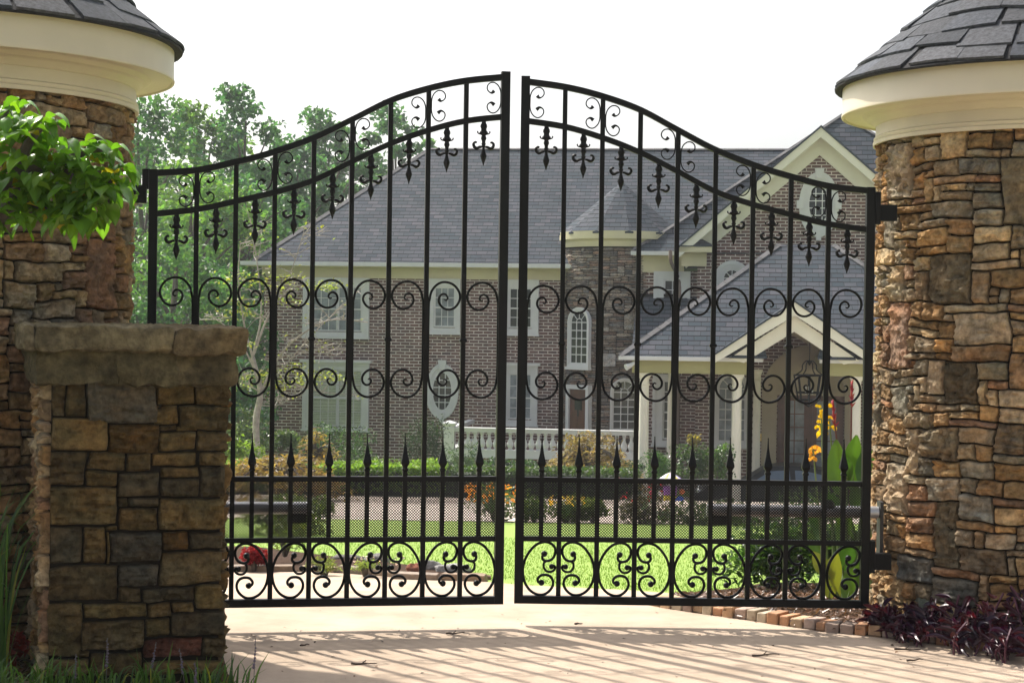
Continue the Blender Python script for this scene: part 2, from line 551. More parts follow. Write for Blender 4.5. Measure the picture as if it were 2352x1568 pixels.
def make_leaf():
    g = empty('iron_gate', (0, 0, 0))
    P = lambda name, mb, sm=False: mb.build(name, M['iron'], g, smooth=sm)
    P('hinge_stile', MB().box(0, .050, -.024, .024, 0, topz(.02) + .004))
    P('meeting_stile', MB().box(W - .052, W, -.024, .024, 0, topz(W - .02) + .012))
    m = MB(); sweep(m, topz, .047, W - .047, .036, .018); P('top_rail', m)
    m = MB(); sweep(m, secz, .047, W - .047, .034, .016); P('arched_rail', m)
    P('middle_rail', MB().box(.047, W - .047, -.017, .017, .717, .746))
    P('lower_rail', MB().box(.047, W - .047, -.017, .017, .367, .396))
    P('bottom_rail', MB().box(.047, W - .047, -.022, .022, 0, .045))
    for i, u in enumerate(BARS):
        P('bar', MB().box(u - .0138, u + .0138, -DP, DP, .046, topz(u) - .028))
    # collars on the even bars
    for u in BARS[1::2]:
        m = MB()
        for r, z in ((.019, .025), (.030, 0), (.019, -.03)):
            h = .010
            m.lathe([(r * .8, -h), (r, -h * .4), (r, h * .4), (r * .8, h)], 4, (u, 0, 1.535 + z), a0=pi / 4)
        m.lathe([(.019, -.05), (.02, .035)], 4, (u, 0, 1.53), a0=pi / 4)
        P('collar', m)
    # scrolls between the two arched rails
    spots = [(u, s) for u in BARS[0::2] for s in (-1, 1)] + [(W - .036, -1)]
    for u, s in spots:
        uc = u + s * .07
        vc = (topz(uc) - .032 + secz(uc)) / 2
        scroll('upper_scroll', [(x - 1190, y - 737) for x, y in TOPC], u, vc, s,
               lambda t: .0042 + .0085 * max(0, 1 - min(t, 1 - t) / .10), g)
    # long scrolls with a spiral at either end
    for u, s in [(u, s) for u in BARS[0::2] for s in (-1, 1)] + [(W - .036, -1)]:
        m = MB()
        half = [(x - 594, y - 790) for x, y in MIDS]
        full = [(x, -y) for x, y in half[::-1]] + half[2:]
        scroll('long_scroll', full, u, 1.538, s, lambda t: .0078 - .004 * abs(2 * t - 1) ** 8, g)
    # hanging fleur-de-lis finials
    for u in CELLS:
        m = MB(); z = secz(u) - .03
        prof = [(.013, .004), (.013, -.012), (.019, -.022), (.021, -.034), (.016, -.046), (.017, -.056), (.026, -.066), (.025, -.074), (.012, -.085),
                (.0155, -.095), (.0165, -.104), (.011, -.116), (.0105, -.128), (.014, -.134), (.0105, -.142), (.0075, -.160), (.012, -.178), (.0185, -.198),
                (.0195, -.205), (.013, -.226), (.006, -.244), (.001, -.262)]
        m.lathe(prof, 8, (u, 0, z), sy=.62)
        for s in (-1, 1):
            m.tube(crom([(u + s * .010, 0, z - .150), (u + s * .024, 0, z - .152), (u + s * .042, 0, z - .160), (u + s * .056, 0, z - .151), (u + s * .060, 0, z - .135),
                         (u + s * .050, 0, z - .124), (u + s * .041, 0, z - .128)], 4), lambda t: .0062 + .0035 * sin(pi * min(1, t * 1.15)), 7)
            m.tube(crom([(u + s * .016, 0, z - .078), (u + s * .030, 0, z - .074), (u + s * .037, 0, z - .066), (u + s * .034, 0, z - .060)], 4), .0042, 6)
        P('hanging_finial', m, 35)
    # short pickets with spear heads
    for u in CELLS:
        b = P('picket', MB().box(u - .013, u + .013, -.0115, .0115, .395, .775))
        m = MB()
        q = 1.414
        m.lathe([(.0115 * q, .775), (.017 * q, .780), (.017 * q, .790), (.0125 * q, .794), (.0135 * q, .803), (.024 * q, .822), (.0235 * q, .832), (.012 * q, .885),
                 (.005 * q, .935), (.0026 * q, .985), (.0035 * q, .990), (.001, .996)], 4, (u, 0, 0), a0=pi / 4)
        m.build('spear_head', M['iron'], b)
    # bottom panel of mirrored ovals
    ctr = [BARS[k] for k in (1, 3, 5, 7)]
    for u, s in [(u, s) for u in ctr for s in (-1, 1)] + [(.036, 1)]:
        m = MB()
        pts = [(x - 830, y - 970) for x, y in OVAL]
        scroll('', pts, u, .047, s, .0088, g, m, (0, -1))
        scroll('', [(x - 830, y - 970) for x, y in SMALL], u, .047, s, .0078, g, m, (-1,))
        P('oval_scroll', m, 40)
    # expanded metal mesh behind the pickets
    m = MB()
    x0, x1, z0, z1 = .047, W - .047, .395, .720
    pitch = .0165; t = .0024
    for s in (1, -1):
        k = -(z1 - z0)
        while k < (x1 - x0):
            a = k; b = k + (z1 - z0)
            pa = [a, z0]; pb = [b, z1]
            if a < 0: pa = [0, z0 - a]
            if b > x1 - x0: pb = [x1 - x0, z1 - (b - (x1 - x0))]
            if pb[0] - pa[0] > .004:
                A = (x0 + pa[0], pa[1]); B = (x0 + pb[0], pb[1])
                if s < 0:
                    A = (x1 - pa[0], pa[1]); B = (x1 - pb[0], pb[1])
                n = Vector((-(B[1] - A[1]), B[0] - A[0])).normalized() * t
                y = .004 * s
                vs = [(A[0] + n.x, y, A[1] + n.y), (A[0] - n.x, y, A[1] - n.y), (B[0] - n.x, y, B[1] - n.y), (B[0] + n.x, y, B[1] + n.y)]
                vs += [(v[0], y + .003, v[2]) for v in vs]
                m.add(vs, [(0, 1, 2, 3), (7, 6, 5, 4), (0, 3, 7, 4), (1, 5, 6, 2)])
            k += pitch
    P('mesh_panel', m)
    return g


gate_l = make_leaf()
tag(gate_l, 'black wrought iron gate leaf, the one partly hidden by the low stone pier', 'gate', 'pair of iron driveway gates')
A = at(331, 1388, 9.83); B = at(1150, 1388, 10.17)
gate_l.location = (A.x, A.y, GB + .01)
gate_l.rotation_euler.z = atan2(B.y - A.y, B.x - A.x)
gate_r = copy_tree(gate_l)
gate_l.scale.x = .983           # this leaf is a touch narrower
gate_r['label'] = 'black wrought iron gate leaf hinged on the pillar above the purple plants'
A2 = at(1994, 1397, 10.26); B2 = at(1179, 1385, 10.27)
gate_r.location = (A2.x, A2.y, GB)
gate_r.rotation_euler.z = atan2(B2.y - A2.y, B2.x - A2.x)

# hinges: black blocks between each gate and its pillar (they swing with the gate)
for g, zs in ((gate_l, (2.33,)), (gate_r, (2.38, .33))):
    for z in zs:
        s = 1 if g is gate_l else -1
        m = MB()
        if g is gate_l:
            m.box(-.038, -.001, -.03, .03, 2.365, 2.478); m.box(-.125, -.012, -.036, .036, 2.285, 2.385)
        else:
            m.box(-.030, -.001, -.03, .03, z - .12, z + .07); m.box(-.125, -.03, -.035, .035, z - .10, z - .005)
        m.build('hinge', M['iron'], g)


def operator(g, u0, u1, name_label):
    """arm on the house side of the gate, a thing bolted to it"""
    t = empty('gate_operator', g.location, g.rotation_euler.z)
    tag(t, name_label, 'gate operator', 'grey operator arms on the gates')
    s = 1 if g is gate_l else -1
    y = .10 * s
    z = .555
    m = MB(); m.tube([(u0, y, z), (u1, y, z)], .036, 16); m.build('housing', M['steel'], t, smooth=40)
    m = MB(); m.box(u1 - .13, u1 - .02, y - .02, y + .02, z - .085, z - .034); m.build('bracket', M['blackp'], t)
    m = MB(); m.lathe([(.040, 0), (.042, .02), (.03, .05)], 12, (u0 + .30, y, z + .02)); m.build('cover', M['blackp'], t)
    return t


opl = operator(gate_l, -.06, .93, 'grey operator arm behind the gate mesh beside the low stone pier')
opr = operator(gate_r, -.07, .95, 'long grey operator arm behind the gate leaf with the canna flowers')
m = MB().box(-.075, -.095, -.16, -.06, .28, .62); m.build('mounting_plate', M['blackp'], opr)

# ================================================================== STONEWORK
WARM = (1.07, 1.02, .88)
PAL_R = [(.30, .19, .105), (.36, .255, .15), (.245, .175, .115), (.33, .205, .10), (.21, .185, .15), (.26, .155, .10), (.40, .31, .205), (.30, .235, .17), (.235, .155, .085), (.34, .27, .19)]
PAL_R = [tuple(c * w for c, w in zip(p, WARM)) for p in PAL_R]
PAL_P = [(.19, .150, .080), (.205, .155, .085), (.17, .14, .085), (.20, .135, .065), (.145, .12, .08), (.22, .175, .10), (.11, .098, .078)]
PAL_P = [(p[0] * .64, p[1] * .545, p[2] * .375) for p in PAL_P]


def pack(nu, nv, rng, sizes, wrap, pre=()):
    occ = np.zeros((nv, nu), bool); out = []
    for (i, j, w, h) in pre:
        sl = [(i + k) % nu for k in range(w)] if wrap else list(range(max(0, i), min(nu, i + w)))
        jj = range(max(0, j), min(nv, j + h))
        if not sl or not len(jj): continue
        if occ[np.ix_(list(jj), sl)].any(): continue
        occ[np.ix_(list(jj), sl)] = True
        out.append((sl[0], jj[0], len(sl), len(jj)))
    ws = [s[2] for s in sizes]
    for j in range(nv):
        i = 0
        while i < nu:
            if occ[j, i]: i += 1; continue
            for _ in range(8):
                (wr, hr, _p) = rng.choices(sizes, ws)[0]
                w = rng.randint(*wr); h = rng.randint(*hr)
                h = min(h, nv - j)
                free = 0
                while free < w and i + free < nu and not occ[j, i + free]: free += 1
                if free < w:
                    w = free
                if h and w and not occ[j:j + h, i:i + w].any() and w >= 1:
                    if w == 1 and h > 3: continue
                    break
            else:
                w, h = 1, 1
            # do not leave a single free cell behind
            if i + w < nu and not occ[j, i + w] and (i + w + 1 >= nu or occ[j, i + w + 1]) and not occ[j:j + h, i + w].any():
                w += 1
            occ[j:j + h, i:i + w] = True
            out.append((i, j, w, h)); i += w
    return out


def stone_patch(mb, S, u0, u1, v0, v1, depth, gap, res, rough, col, seed, rowvar=.18, base=-.014, crisp=.10):
    u0 += gap; u1 -= gap; v0 += gap; v1 -= gap
    if u1 - u0 < .012 or v1 - v0 < .012: return
    nu = max(2, int((u1 - u0) / res)); nv = max(2, int((v1 - v0) / res))
    def axis(n, L):
        e = min(.2, .006 / L)
        return [0, e, min(.4, e * 2.4)] + [e * 2.4 + (1 - e * 4.8) * k / n for k in range(1, n)] + [max(.6, 1 - e * 2.4), 1 - e, 1]
    us = axis(nu, u1 - u0); vs = axis(nv, v1 - v0)
    rng = random.Random(seed)
    tu, tv = rng.uniform(-.35, .35), rng.uniform(-.35, .35)
    dep = depth * rng.uniform(.35, 1.25)
    o = Vector((seed * 7.31 % 97, seed * 3.77 % 89, seed * 1.93 % 83))
    pts = []; cs = []
    N = noise.noise
    big = rng.uniform(.6, 1.5)
    for b, tt in enumerate(vs):
        for a, ss in enumerate(us):
            u = u0 + (u1 - u0) * ss; v = v0 + (v1 - v0) * tt
            q = Vector((u * 5, v * 7, 0)) + o
            n1 = N(q); n2 = N(q * 3.1); n3 = N(q * 8.3)
            edge = min(a, len(us) - 1 - a, b, len(vs) - 1 - b)
            # corners are knocked off
            cx = abs(ss - .5) * 2; cy = abs(tt - .5) * 2
            cor = max(0, cx ** 6 * cy ** 6)
            wob = gap * 2.0 * N(Vector((u * 11, v * 11, seed * .37)))
            uu = u + (wob if 0 < ss < 1 or True else 0) - (ss - .5) * 2 * cor * gap * 1.2
            vv = v + gap * 1.8 * N(Vector((v * 12 + 9, u * 9, seed * .71))) - (tt - .5) * 2 * cor * gap * 2.2
            rid = 1 - abs(n2) * 2.4
            bed = N(Vector((u * 5, v * 34, seed * .9)))
            chip = abs(N(q * 2.1 + Vector((0, 77, 0)))) * 2
            h = dep * (1 + .5 * ((ss - .5) * tu + (tt - .5) * tv)) + rough * big * (n1 * .55 + rid * .55 - .15 + n3 * .6 + bed * .45 + chip * .6 - .2 + .45 * N(q * 15))
            if edge == 0: h = base
            elif edge == 1: h = base + (h - base) * (.80 + .35 * n3)
            elif edge == 2: h = base + (h - base) * (.97 + .12 * n2)
            pts.append(S(uu, vv, h))
            k = 1 + .30 * n1 + .22 * n2 + .20 * bed - .22 * (chip < .12) - .30 * (edge == 0)
            hue = rowvar * N(q * 1.7 + Vector((31, 0, 5)))
            cs.append((max(.01, col[0] * k * (1 + hue)), max(.01, col[1] * k), max(.008, col[2] * k * (1 - hue))))
    L = len(us)
    fs = [(b * L + a, b * L + a + 1, (b + 1) * L + a + 1, (b + 1) * L + a) for b in range(len(vs) - 1) for a in range(L - 1)]
    mb.add(pts, fs, cs)


SIZES = [((3, 5), (1, 1), 4), ((2, 4), (1, 2), 10), ((2, 3), (2, 2), 7), ((4, 6), (2, 2), 3), ((1, 2), (2, 4), 2.5), ((1, 2), (1, 2), 4), ((3, 5), (3, 4), 1.6), ((2, 3), (5, 7), .4)]


def cylS(cx, cy, Rr, z0):
    """angle 0 faces the camera side (-y), growing to +x"""
    def S(u, v, h):
        du, dv = warp(u, v)
        u += du; v += dv
        return (cx + (Rr + h) * sin(u / Rr), cy - (Rr + h) * cos(u / Rr), z0 + v)
    return S


def warp(u, v, k=1.0):
    """joints wander: the same shift for every stone, so neighbours stay tight"""
    N = noise.noise
    return (k * (.030 * N(Vector((u * 3.1, v * 4.3, 1.5))) + .012 * N(Vector((u * 11, v * 13, 7.7)))),
            k * (.026 * N(Vector((u * 2.7, v * 3.7, 21.5))) + .012 * N(Vector((u * 10, v * 12, 37.7)))))


def ray_cyl(px, py, cx, cy, Rr):
    d = ray(px, py)
    ox, oy = -cx, -cy
    a = d.x ** 2 + d.y ** 2; b = 2 * (ox * d.x + oy * d.y); c = ox * ox + oy * oy - Rr * Rr
    disc = b * b - 4 * a * c
    t = (-b - sqrt(max(0, disc))) / (2 * a)
    p = CAMP + d * t
    return atan2(p.x - cx, -(p.y - cy)), p.z


def round_pillar(cx, cy, Rr, label, seed, bigs, tone=1.0, ztrim=2.90, ks=1.0):
    t = empty('stone_pillar', (cx, cy, 0))
    tag(t, label, 'gate pillar', 'round stone gate pillars')
    H = ztrim + .03
    z0 = -.12
    cu, cv = .0555, .0475
    nu = int(round(2 * pi * Rr / cu)); cu = 2 * pi * Rr / nu
    nv = int(round((H - z0) / cv)); cv = (H - z0) / nv
    rng = random.Random(seed)
    off = nu // 2                      # the seam lies at the back
    pre = []
    precol = {}
    for (x0, y0, x1, y1, col) in bigs:   # stones traced from the picture
        a0, za = ray_cyl(x0, y1, cx, cy, Rr); a1, zb = ray_cyl(x1, y0, cx, cy, Rr)
        i0 = int(round(a0 * Rr / cu)) + off; i1 = int(round(a1 * Rr / cu)) + off
        j0 = int(round((za - z0) / cv)); j1 = int(round((zb - z0) / cv))
        if i1 - i0 < 1 or j1 - j0 < 1: continue
        pre.append((i0, j0, i1 - i0, j1 - j0)); precol[(i0, max(0, j0))] = col
    st = pack(nu, nv, rng, SIZES, False, pre)
    S = cylS(0, 0, Rr - .02, z0)
    m = MB()
    for k, (i, j, w, h) in enumerate(st):
        col = precol.get((i, j)) or rng.choice(PAL_R)
        f = rng.uniform(.72, 1.2) * tone
        col = tuple(c * f for c in col)
        a = (i - off) * cu / Rr
        vis = abs(a) < 1.9
        stone_patch(m, S, (i - off) * cu, (i + w - off) * cu, j * cv, (j + h) * cv, .022, .0019, .017 if vis else .06, .021, col, seed * 1000 + k)
    sh = m.build('stonework', M['stone'], t, smooth=20)
    MB().lathe([(Rr - .035, z0), (Rr - .035, H)], 64).build('mortar_core', M['mortar'], t, smooth=40)
    # cornice
    z = ztrim
    prof = [(.0, 0), (.024, .0), (.026, .022), (.016, .030), (.020, .036), (.020, .050), (.008, .058), (.006, .128), (.014, .132), (.020, .146), (.038, .160), (.042, .166),
            (.052, .170), (.074, .176), (.086, .190), (.094, .196), (.10, .200), (.228, .197), (.236, .185), (.250, .190), (.252, .200), (.246, .215), (.246, .405), (.2, .43)]
    zs = .93 * ks
    prof = [(r * ks * .86, q) for r, q in prof]
    MB().lathe([(Rr + .012 + r, z + q * zs) for r, q in prof], 96).build('cornice', M['cream'], t, smooth=35)
    # shingled cone
    Re = Rr + .258 * ks; ze = z + .402 * zs - .012; sl = .84
    rows = 9; L = Re * sqrt(1 + sl * sl); cl = L / rows
    sh_m = MB()
    rng = random.Random(seed + 5)
    for r_ in range(rows):
        d0 = r_ * cl; d1 = min(L, (r_ + 1) * cl + .05)
        n = max(6, int(2 * pi * (Re * (1 - d0 / L)) / .31))
        ph = rng.uniform(0, 1)
        for k in range(n):
            a0 = 2 * pi * (k + ph + rng.uniform(-.12, .12)) / n; a1 = a0 + 2 * pi / n * rng.uniform(.955, .985)
            dd = d0 - rng.uniform(.0, .03 if r_ else .010) - (.022 if rng.random() < .4 else 0) * (r_ > 0)
            lift0 = .012 + rng.uniform(0, .008) + (.007 if rng.random() < .4 else 0); lift1 = .002
            q = []
            ns = 7
            for (d, lf) in ((dd, lift0), (dd + .03, lift0 * .9), (d1, lift1)):
                for s in range(ns + 1):
                    a = a0 + (a1 - a0) * s / ns
                    rr = max(.002, Re * (1 - d / L)); wv = .004 * noise.noise(Vector((a * 9, d * 9, seed)))
                    zz = ze + (d / L) * Re * sl
                    sk = (.020 * sin(a * 6 + r_ * 2) + .016 * noise.noise(Vector((a * 4, r_ * 3.3, seed)))) if d == dd else 0
                    if r_ == 0: sk *= .45
                    rr += lf * .65 + wv - sk * .77; zz += lf * .75 + sk * .64
                    q.append((rr * sin(a), -rr * cos(a), zz))
            c = rng.uniform(.6, 1.3); tn = rng.uniform(-.06, .06)
            col = (.058 * c * (1 + tn), .062 * c, .073 * c * (1 - tn))
            w_ = ns + 1
            fs = [(b * w_ + s, b * w_ + s + 1, (b + 1) * w_ + s + 1, (b + 1) * w_ + s) for b in range(2) for s in range(ns)]
            # front and side edges
            low = [(x * (1 - .004), y * (1 - .004), zz_ - .013) for x, y, zz_ in q[:w_]]
            base = len(q)
            q2 = q + low
            fs += [(base + s, base + s + 1, s + 1, s) for s in range(ns)]
            back0 = [(q[2 * w_ + e][0], q[2 * w_ + e][1], q[2 * w_ + e][2] - .012) for e in (0, ns)]
            q2 += back0
            b2 = base + w_
            fs += [(base, 0, w_, 2 * w_, b2), (ns, base + ns, b2 + 1, 2 * w_ + ns, w_ + ns)]
            sh_m.add(q2, fs, col)
    sh_m.build('shingle_roof', M['shingle'], t)
    MB().lathe([(Rr + .2 * ks, ze - .012), (Re + .012, ze - .020), (Re + .016, ze - .010), (.01, ze + Re * sl - .03)], 48, col=(.02, .02, .022)).build('roof_deck', M['shingle'], t, smooth=40)
    return t


def cr(x, y, ox, oy, sc_):          # crop position to picture units
    return (x / sc_ + ox) * .91875, (y / sc_ + oy) * .91875


def rects(lst, ox, oy, s_):
    return [(*cr(a, b, ox, oy, s_), *cr(c, d, ox, oy, s_), col) for a, b, c, d, col in lst]


dk = (.15, .115, .07); md = (.27, .20, .12); lt = (.38, .29, .19); org = (.31, .19, .10); gr = (.23, .205, .16); pk = (.30, .18, .115)
bigs_r = rects([(1135, 150, 1425, 500, dk), (1245, 500, 1640, 590, md), (1285, 605, 1660, 800, lt), (1300, 805, 1650, 895, org), (1235, 900, 1445, 1180, dk), (830, 510, 990, 960, pk),
                (1065, 1380, 1350, 1580, md), (1450, 905, 1640, 1045, (.2, .16, .10)), (1120, 935, 1230, 1150, lt), (1575, 1370, 1780, 1600, (.24, .175, .11)), (1250, 1310, 1570, 1395, pk),
                (1660, 0, 1800, 160, md), (1650, 880, 1800, 1085, org)], 1920, 570, 2.7516)
bigs_r += rects([(820, 970, 1000, 1390, lt), (1590, 1100, 1800, 1530, dk), (1125, 1090, 1310, 1240, md), (1140, 1220, 1450, 1310, org), (1320, 1110, 1620, 1210, gr), (1330, 1020, 1650, 1100, md)], 1920, 0, 2.7516)
bigs_r += rects([(820, 50, 985, 360, lt), (1150, 320, 1310, 800, dk), (1300, 640, 1650, 810, (.17, .125, .08)), (1310, 320, 1570, 450, gr), (1110, 190, 1325, 325, lt), (1330, 205, 1580, 320, (.40, .33, .23)),
                 (1120, 860, 1420, 1020, (.13, .115, .09)), (925, 710, 1130, 830, (.12, .115, .10)), (1300, 535, 1470, 650, lt), (1485, 540, 1700, 660, lt)], 1920, 1140, 2.7656)
RR = .98
CXR = (2018 + RR * F / 10.6 - 1176) / F * 10.6
pil_r = round_pillar(CXR, 10.6, RR, 'round stone pillar with purple plants round its foot and a brick edging', 3, bigs_r)
bigs_l = rects([(600, 100, 790, 560, (.27, .145, .085)), (75, 240, 395, 385, md), (410, 290, 590, 435, pk), (20, 90, 285, 230, org), (300, 95, 475, 225, lt), (25, 390, 250, 545, md)], 0, 570, 2.7516)
DL = 9.6; RL = RR * DL / 9.6
CXL = (290 - RL * F / DL - 1176) / F * DL
pil_l = round_pillar(CXL, DL, RL, 'round stone pillar behind the leafy dogwood branch and the low pier', 8, bigs_l, .9, 2.925)

# ------------------------------------------------------------------ low square pier
PO = at(113, 740, 8.1)
PF = Frame((PO.x, PO.y), R_(18.5), 0)
pier = empty('stone_pier', (PO.x, PO.y, 0), R_(18.5))
tag(pier, 'low square stone pier with a thick overhanging stone cap in front of the gate', 'pier')
xr = PF.x(513, 0, 1100)
zc = PF.loc(300, 880, 0)[1]         # underside of the corbel course
st = [(345, -20, 590, 210), (605, -20, 855, 100), (870, -20, 1035, 100), (1045, -20, 1355, 72), (1380, -20, 1555, 68), (605, 107, 803, 210), (812, 110, 1095, 275), (1105, 80, 1370, 148),
      (1105, 152, 1372, 272), (1382, 78, 1558, 270), (345, 215, 805, 478), (815, 283, 875, 342), (880, 283, 1088, 342), (815, 350, 1080, 515), (1090, 280, 1550, 505), (340, 487, 568, 735),
      (578, 487, 728, 738), (735, 487, 808, 518), (755, 525, 1108, 725), (1115, 515, 1302, 640), (1312, 513, 1550, 632), (330, 745, 812, 993), (820, 735, 1095, 887), (1108, 645, 1550, 885),
      (735, 525, 752, 738), (822, 893, 978, 993), (988, 893, 1355, 1000), (1360, 890, 1550, 1060), (325, 1005, 568, 1390), (578, 1000, 1008, 1122), (1015, 1007, 1182, 1112), (1192, 1005, 1340, 1080),
      (562, 1130, 988, 1345), (995, 1118, 1163, 1250), (1170, 1070, 1548, 1250), (988, 1255, 1388, 1400), (1392, 1255, 1550, 1385), (530, 1350, 622, 1392), (320, 1398, 622, 1520), (630, 1352, 978, 1520),
      (985, 1405, 1550, 1520)]
st = [(*cr(a, b, 0, 1140, 2.7656), *cr(c, d, 0, 1140, 2.7656)) for a, b, c, d in st]
st2 = [(350, 1050, 440, 1312), (445, 1050, 578, 1312), (585, 1050, 1080, 1345), (1085, 1055, 1332, 1212), (1335, 1055, 1570, 1217), (1055, 1218, 1220, 1355), (1225, 1222, 1568, 1395), (345, 1318, 727, 1545),
       (733, 1350, 1088, 1558), (1092, 1360, 1205, 1400), (1205, 1375, 1350, 1410), (1095, 1413, 1342, 1535), (1352, 1405, 1560, 1540)]
st += [(*cr(a, b, 0, 570, 2.7516), *cr(c, d, 0, 570, 2.7516)) for a, b, c, d in st2]
rng = random.Random(17)
m = MB()
D2 = .82                            # depth of the pier
def Sf(u, v, h):
    du, dv = warp(u + 9, v, .55)
    return (u + du, -h, v + dv)

mott = (.085, .072, .050)
for k, (x0, y0, x1, y1) in enumerate(st):
    xa, za = PF.loc(x0 - 1.6, y1 + 1.6, 0); xb, zb = PF.loc(x1 + 1.6, y0 - 1.6, 0)
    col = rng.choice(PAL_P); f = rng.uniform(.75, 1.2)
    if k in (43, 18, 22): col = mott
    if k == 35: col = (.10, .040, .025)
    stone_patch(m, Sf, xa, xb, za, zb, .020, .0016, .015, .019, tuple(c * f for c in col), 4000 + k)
H = zc + .02
for (S, L, sd) in ((lambda u, v, h: (-h, D2 - u, v), D2, 1), (lambda u, v, h: (xr + h, u, v), D2, 2), (lambda u, v, h: (xr - u, D2 + h, v), xr, 3)):
    nu = int(L / .055); nv = int((H + .1) / .05)
    for k, (i, j, w, h) in enumerate(pack(nu, nv, random.Random(70 + sd), SIZES, False)):
        col = rng.choice(PAL_R if sd == 1 else PAL_P); f = rng.uniform(.8, 1.2)  # left face gets paler stones, painted in place of sunlight
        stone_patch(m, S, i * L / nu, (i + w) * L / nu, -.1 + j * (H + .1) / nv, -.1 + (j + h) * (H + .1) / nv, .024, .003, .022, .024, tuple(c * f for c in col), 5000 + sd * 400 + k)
m.build('stonework', M['stone'], pier, smooth=20)
MB().box(.012, xr - .012, .012, D2 - .012, -.1, H + .04).build('mortar_core', M['mortar'], pier)


def block(mb, x0, x1, y0, y1, z0, z1, col, seed, amp=.018, res=.016):
    """rough dressed block: a rounded, dented box"""
    def face(S, L, Hh):
        nu = max(3, int(L / res)); nv = max(3, int(Hh / res))
        us = [i / nu for i in range(nu + 1)]; vs = [j / nv for j in range(nv + 1)]
        pts = []; cs = []
        for b in vs:
            for a in us:
                p = Vector(S(a, b))
                # pull in corners and edges
                e = 0
                c = Vector(((x0 + x1) / 2, (y0 + y1) / 2, (z0 + z1) / 2))
                hd = Vector(((x1 - x0) / 2, (y1 - y0) / 2, (z1 - z0) / 2))
                q = p - c
                rr = .011
                inner = Vector((max(-hd.x + rr, min(hd.x - rr, q.x)), max(-hd.y + rr, min(hd.y - rr, q.y)), max(-hd.z + rr, min(hd.z - rr, q.z))))
                dv = q - inner
                if dv.length > 1e-6: q = inner + dv.normalized() * min(dv.length, rr)
                p = c + q
                o = Vector((seed * 1.7, seed * 2.3, 0))
                n = Vector((noise.noise(p * 6 + o), noise.noise(p * 6 + o + Vector((50, 0, 0))), noise.noise(p * 6 + o + Vector((0, 50, 0))) * .28))
                n2 = 1 - 2.4 * abs(noise.noise(p * 9 + o)) + .8 * noise.noise(p * 26 + o)
                p = p + n * amp + dv.normalized() * n2 * amp * .75 if dv.length > 1e-6 else p + n * amp
                pts.append(p)
                k = 1 + .5 * noise.noise(p * 5 + o) + .35 * noise.noise(p * 17 + o) + .2 * noise.noise(p * 41 + o)
                cs.append(tuple(max(.01, c_ * k) for c_ in col))
        w = nu + 1
        mb.add(pts, [(j * w + i, j * w + i + 1, (j + 1) * w + i + 1, (j + 1) * w + i) for j in range(nv) for i in range(nu)], cs)
    X, Y, Z = x1 - x0, y1 - y0, z1 - z0
    face(lambda a, b: (x0 + X * a, y0, z0 + Z * b), X, Z)
    face(lambda a, b: (x1 - X * a, y1, z0 + Z * b), X, Z)
    face(lambda a, b: (x0, y1 - Y * a, z0 + Z * b), Y, Z)
    face(lambda a, b: (x1, y0 + Y * a, z0 + Z * b), Y, Z)
    face(lambda a, b: (x0 + X * a, y0 + Y * b, z1), X, Y)
    face(lambda a, b: (x0 + X * a, y1 - Y * b, z0), X, Y)


# corbel course and cap
xl2 = PF.x(84, -.05, 850); xr2 = PF.x(541, -.05, 850)
z2 = PF.loc(300, 816, -.05)[1]
m = MB()
cuts = [0, .40, .70, 1]
for k in range(3):
    a = xl2 + (xr2 - xl2) * cuts[k]; b = xl2 + (xr2 - xl2) * cuts[k + 1]
    c = [(.110, .092, .050), (.100, .083, .045), (.106, .085, .047)][k]
    block(m, a - .004, b + .004, -.05 - .004 * k, D2 * .55, zc - .006 * (k % 2), z2 + .03, c, 31 + k)
    block(m, a - .004, b + .004, D2 * .55, D2 + .05, zc, z2 + .03, c, 41 + k)
m.build('corbel_course', M['stone'], pier, smooth=40)
xl3 = PF.x(58, -.11, 780); xr3 = PF.x(568, -.11, 780)
z3 = PF.loc(300, 752, -.11)[1]
m = MB()
xm1 = PF.x(78, -.11, 780); xm2 = PF.x(398, -.11, 780)
zlow = PF.loc(300, 804, -.11)[1]
zlow2 = PF.loc(480, 812, -.11)[1]
block(m, xl3, xm1, -.10, D2 * .6, zlow, z3 + .004, (.17, .14, .085), 51)
block(m, xm1 + .004, xm2 - .006, -.11, D2 * .6, zlow, z3, (.15, .122, .070), 52)
block(m, xm2 + .006, xr3, -.118, D2 * .5, zlow2, z3 - .004, (.17, .128, .070), 53)
block(m, xl3, xm2, D2 * .6, D2 + .11, zlow, z3, (.155, .122, .06), 54)
block(m, xm2 + .003, xr3, D2 * .5, D2 + .11, zlow, z3, (.17, .125, .06), 55)
m.build('cap_stone', M['stone'], pier, smooth=40)
# ================================================================== HOUSE
HZ = -3.4
HO = at(600, 740, 57)
TH = R_(-7)
H = Frame((HO.x, HO.y), TH, HZ)
house = empty('brick_house', (HO.x, HO.y, HZ), TH)
tag(house, 'large brown brick house with grey shingle roofs, a round stone turret and a columned porch', 'house')
L = H.loc


def hp(name, mb, mat, parent=None, sm=False):
    return mb.build(name, M[mat], parent or house, smooth=sm)


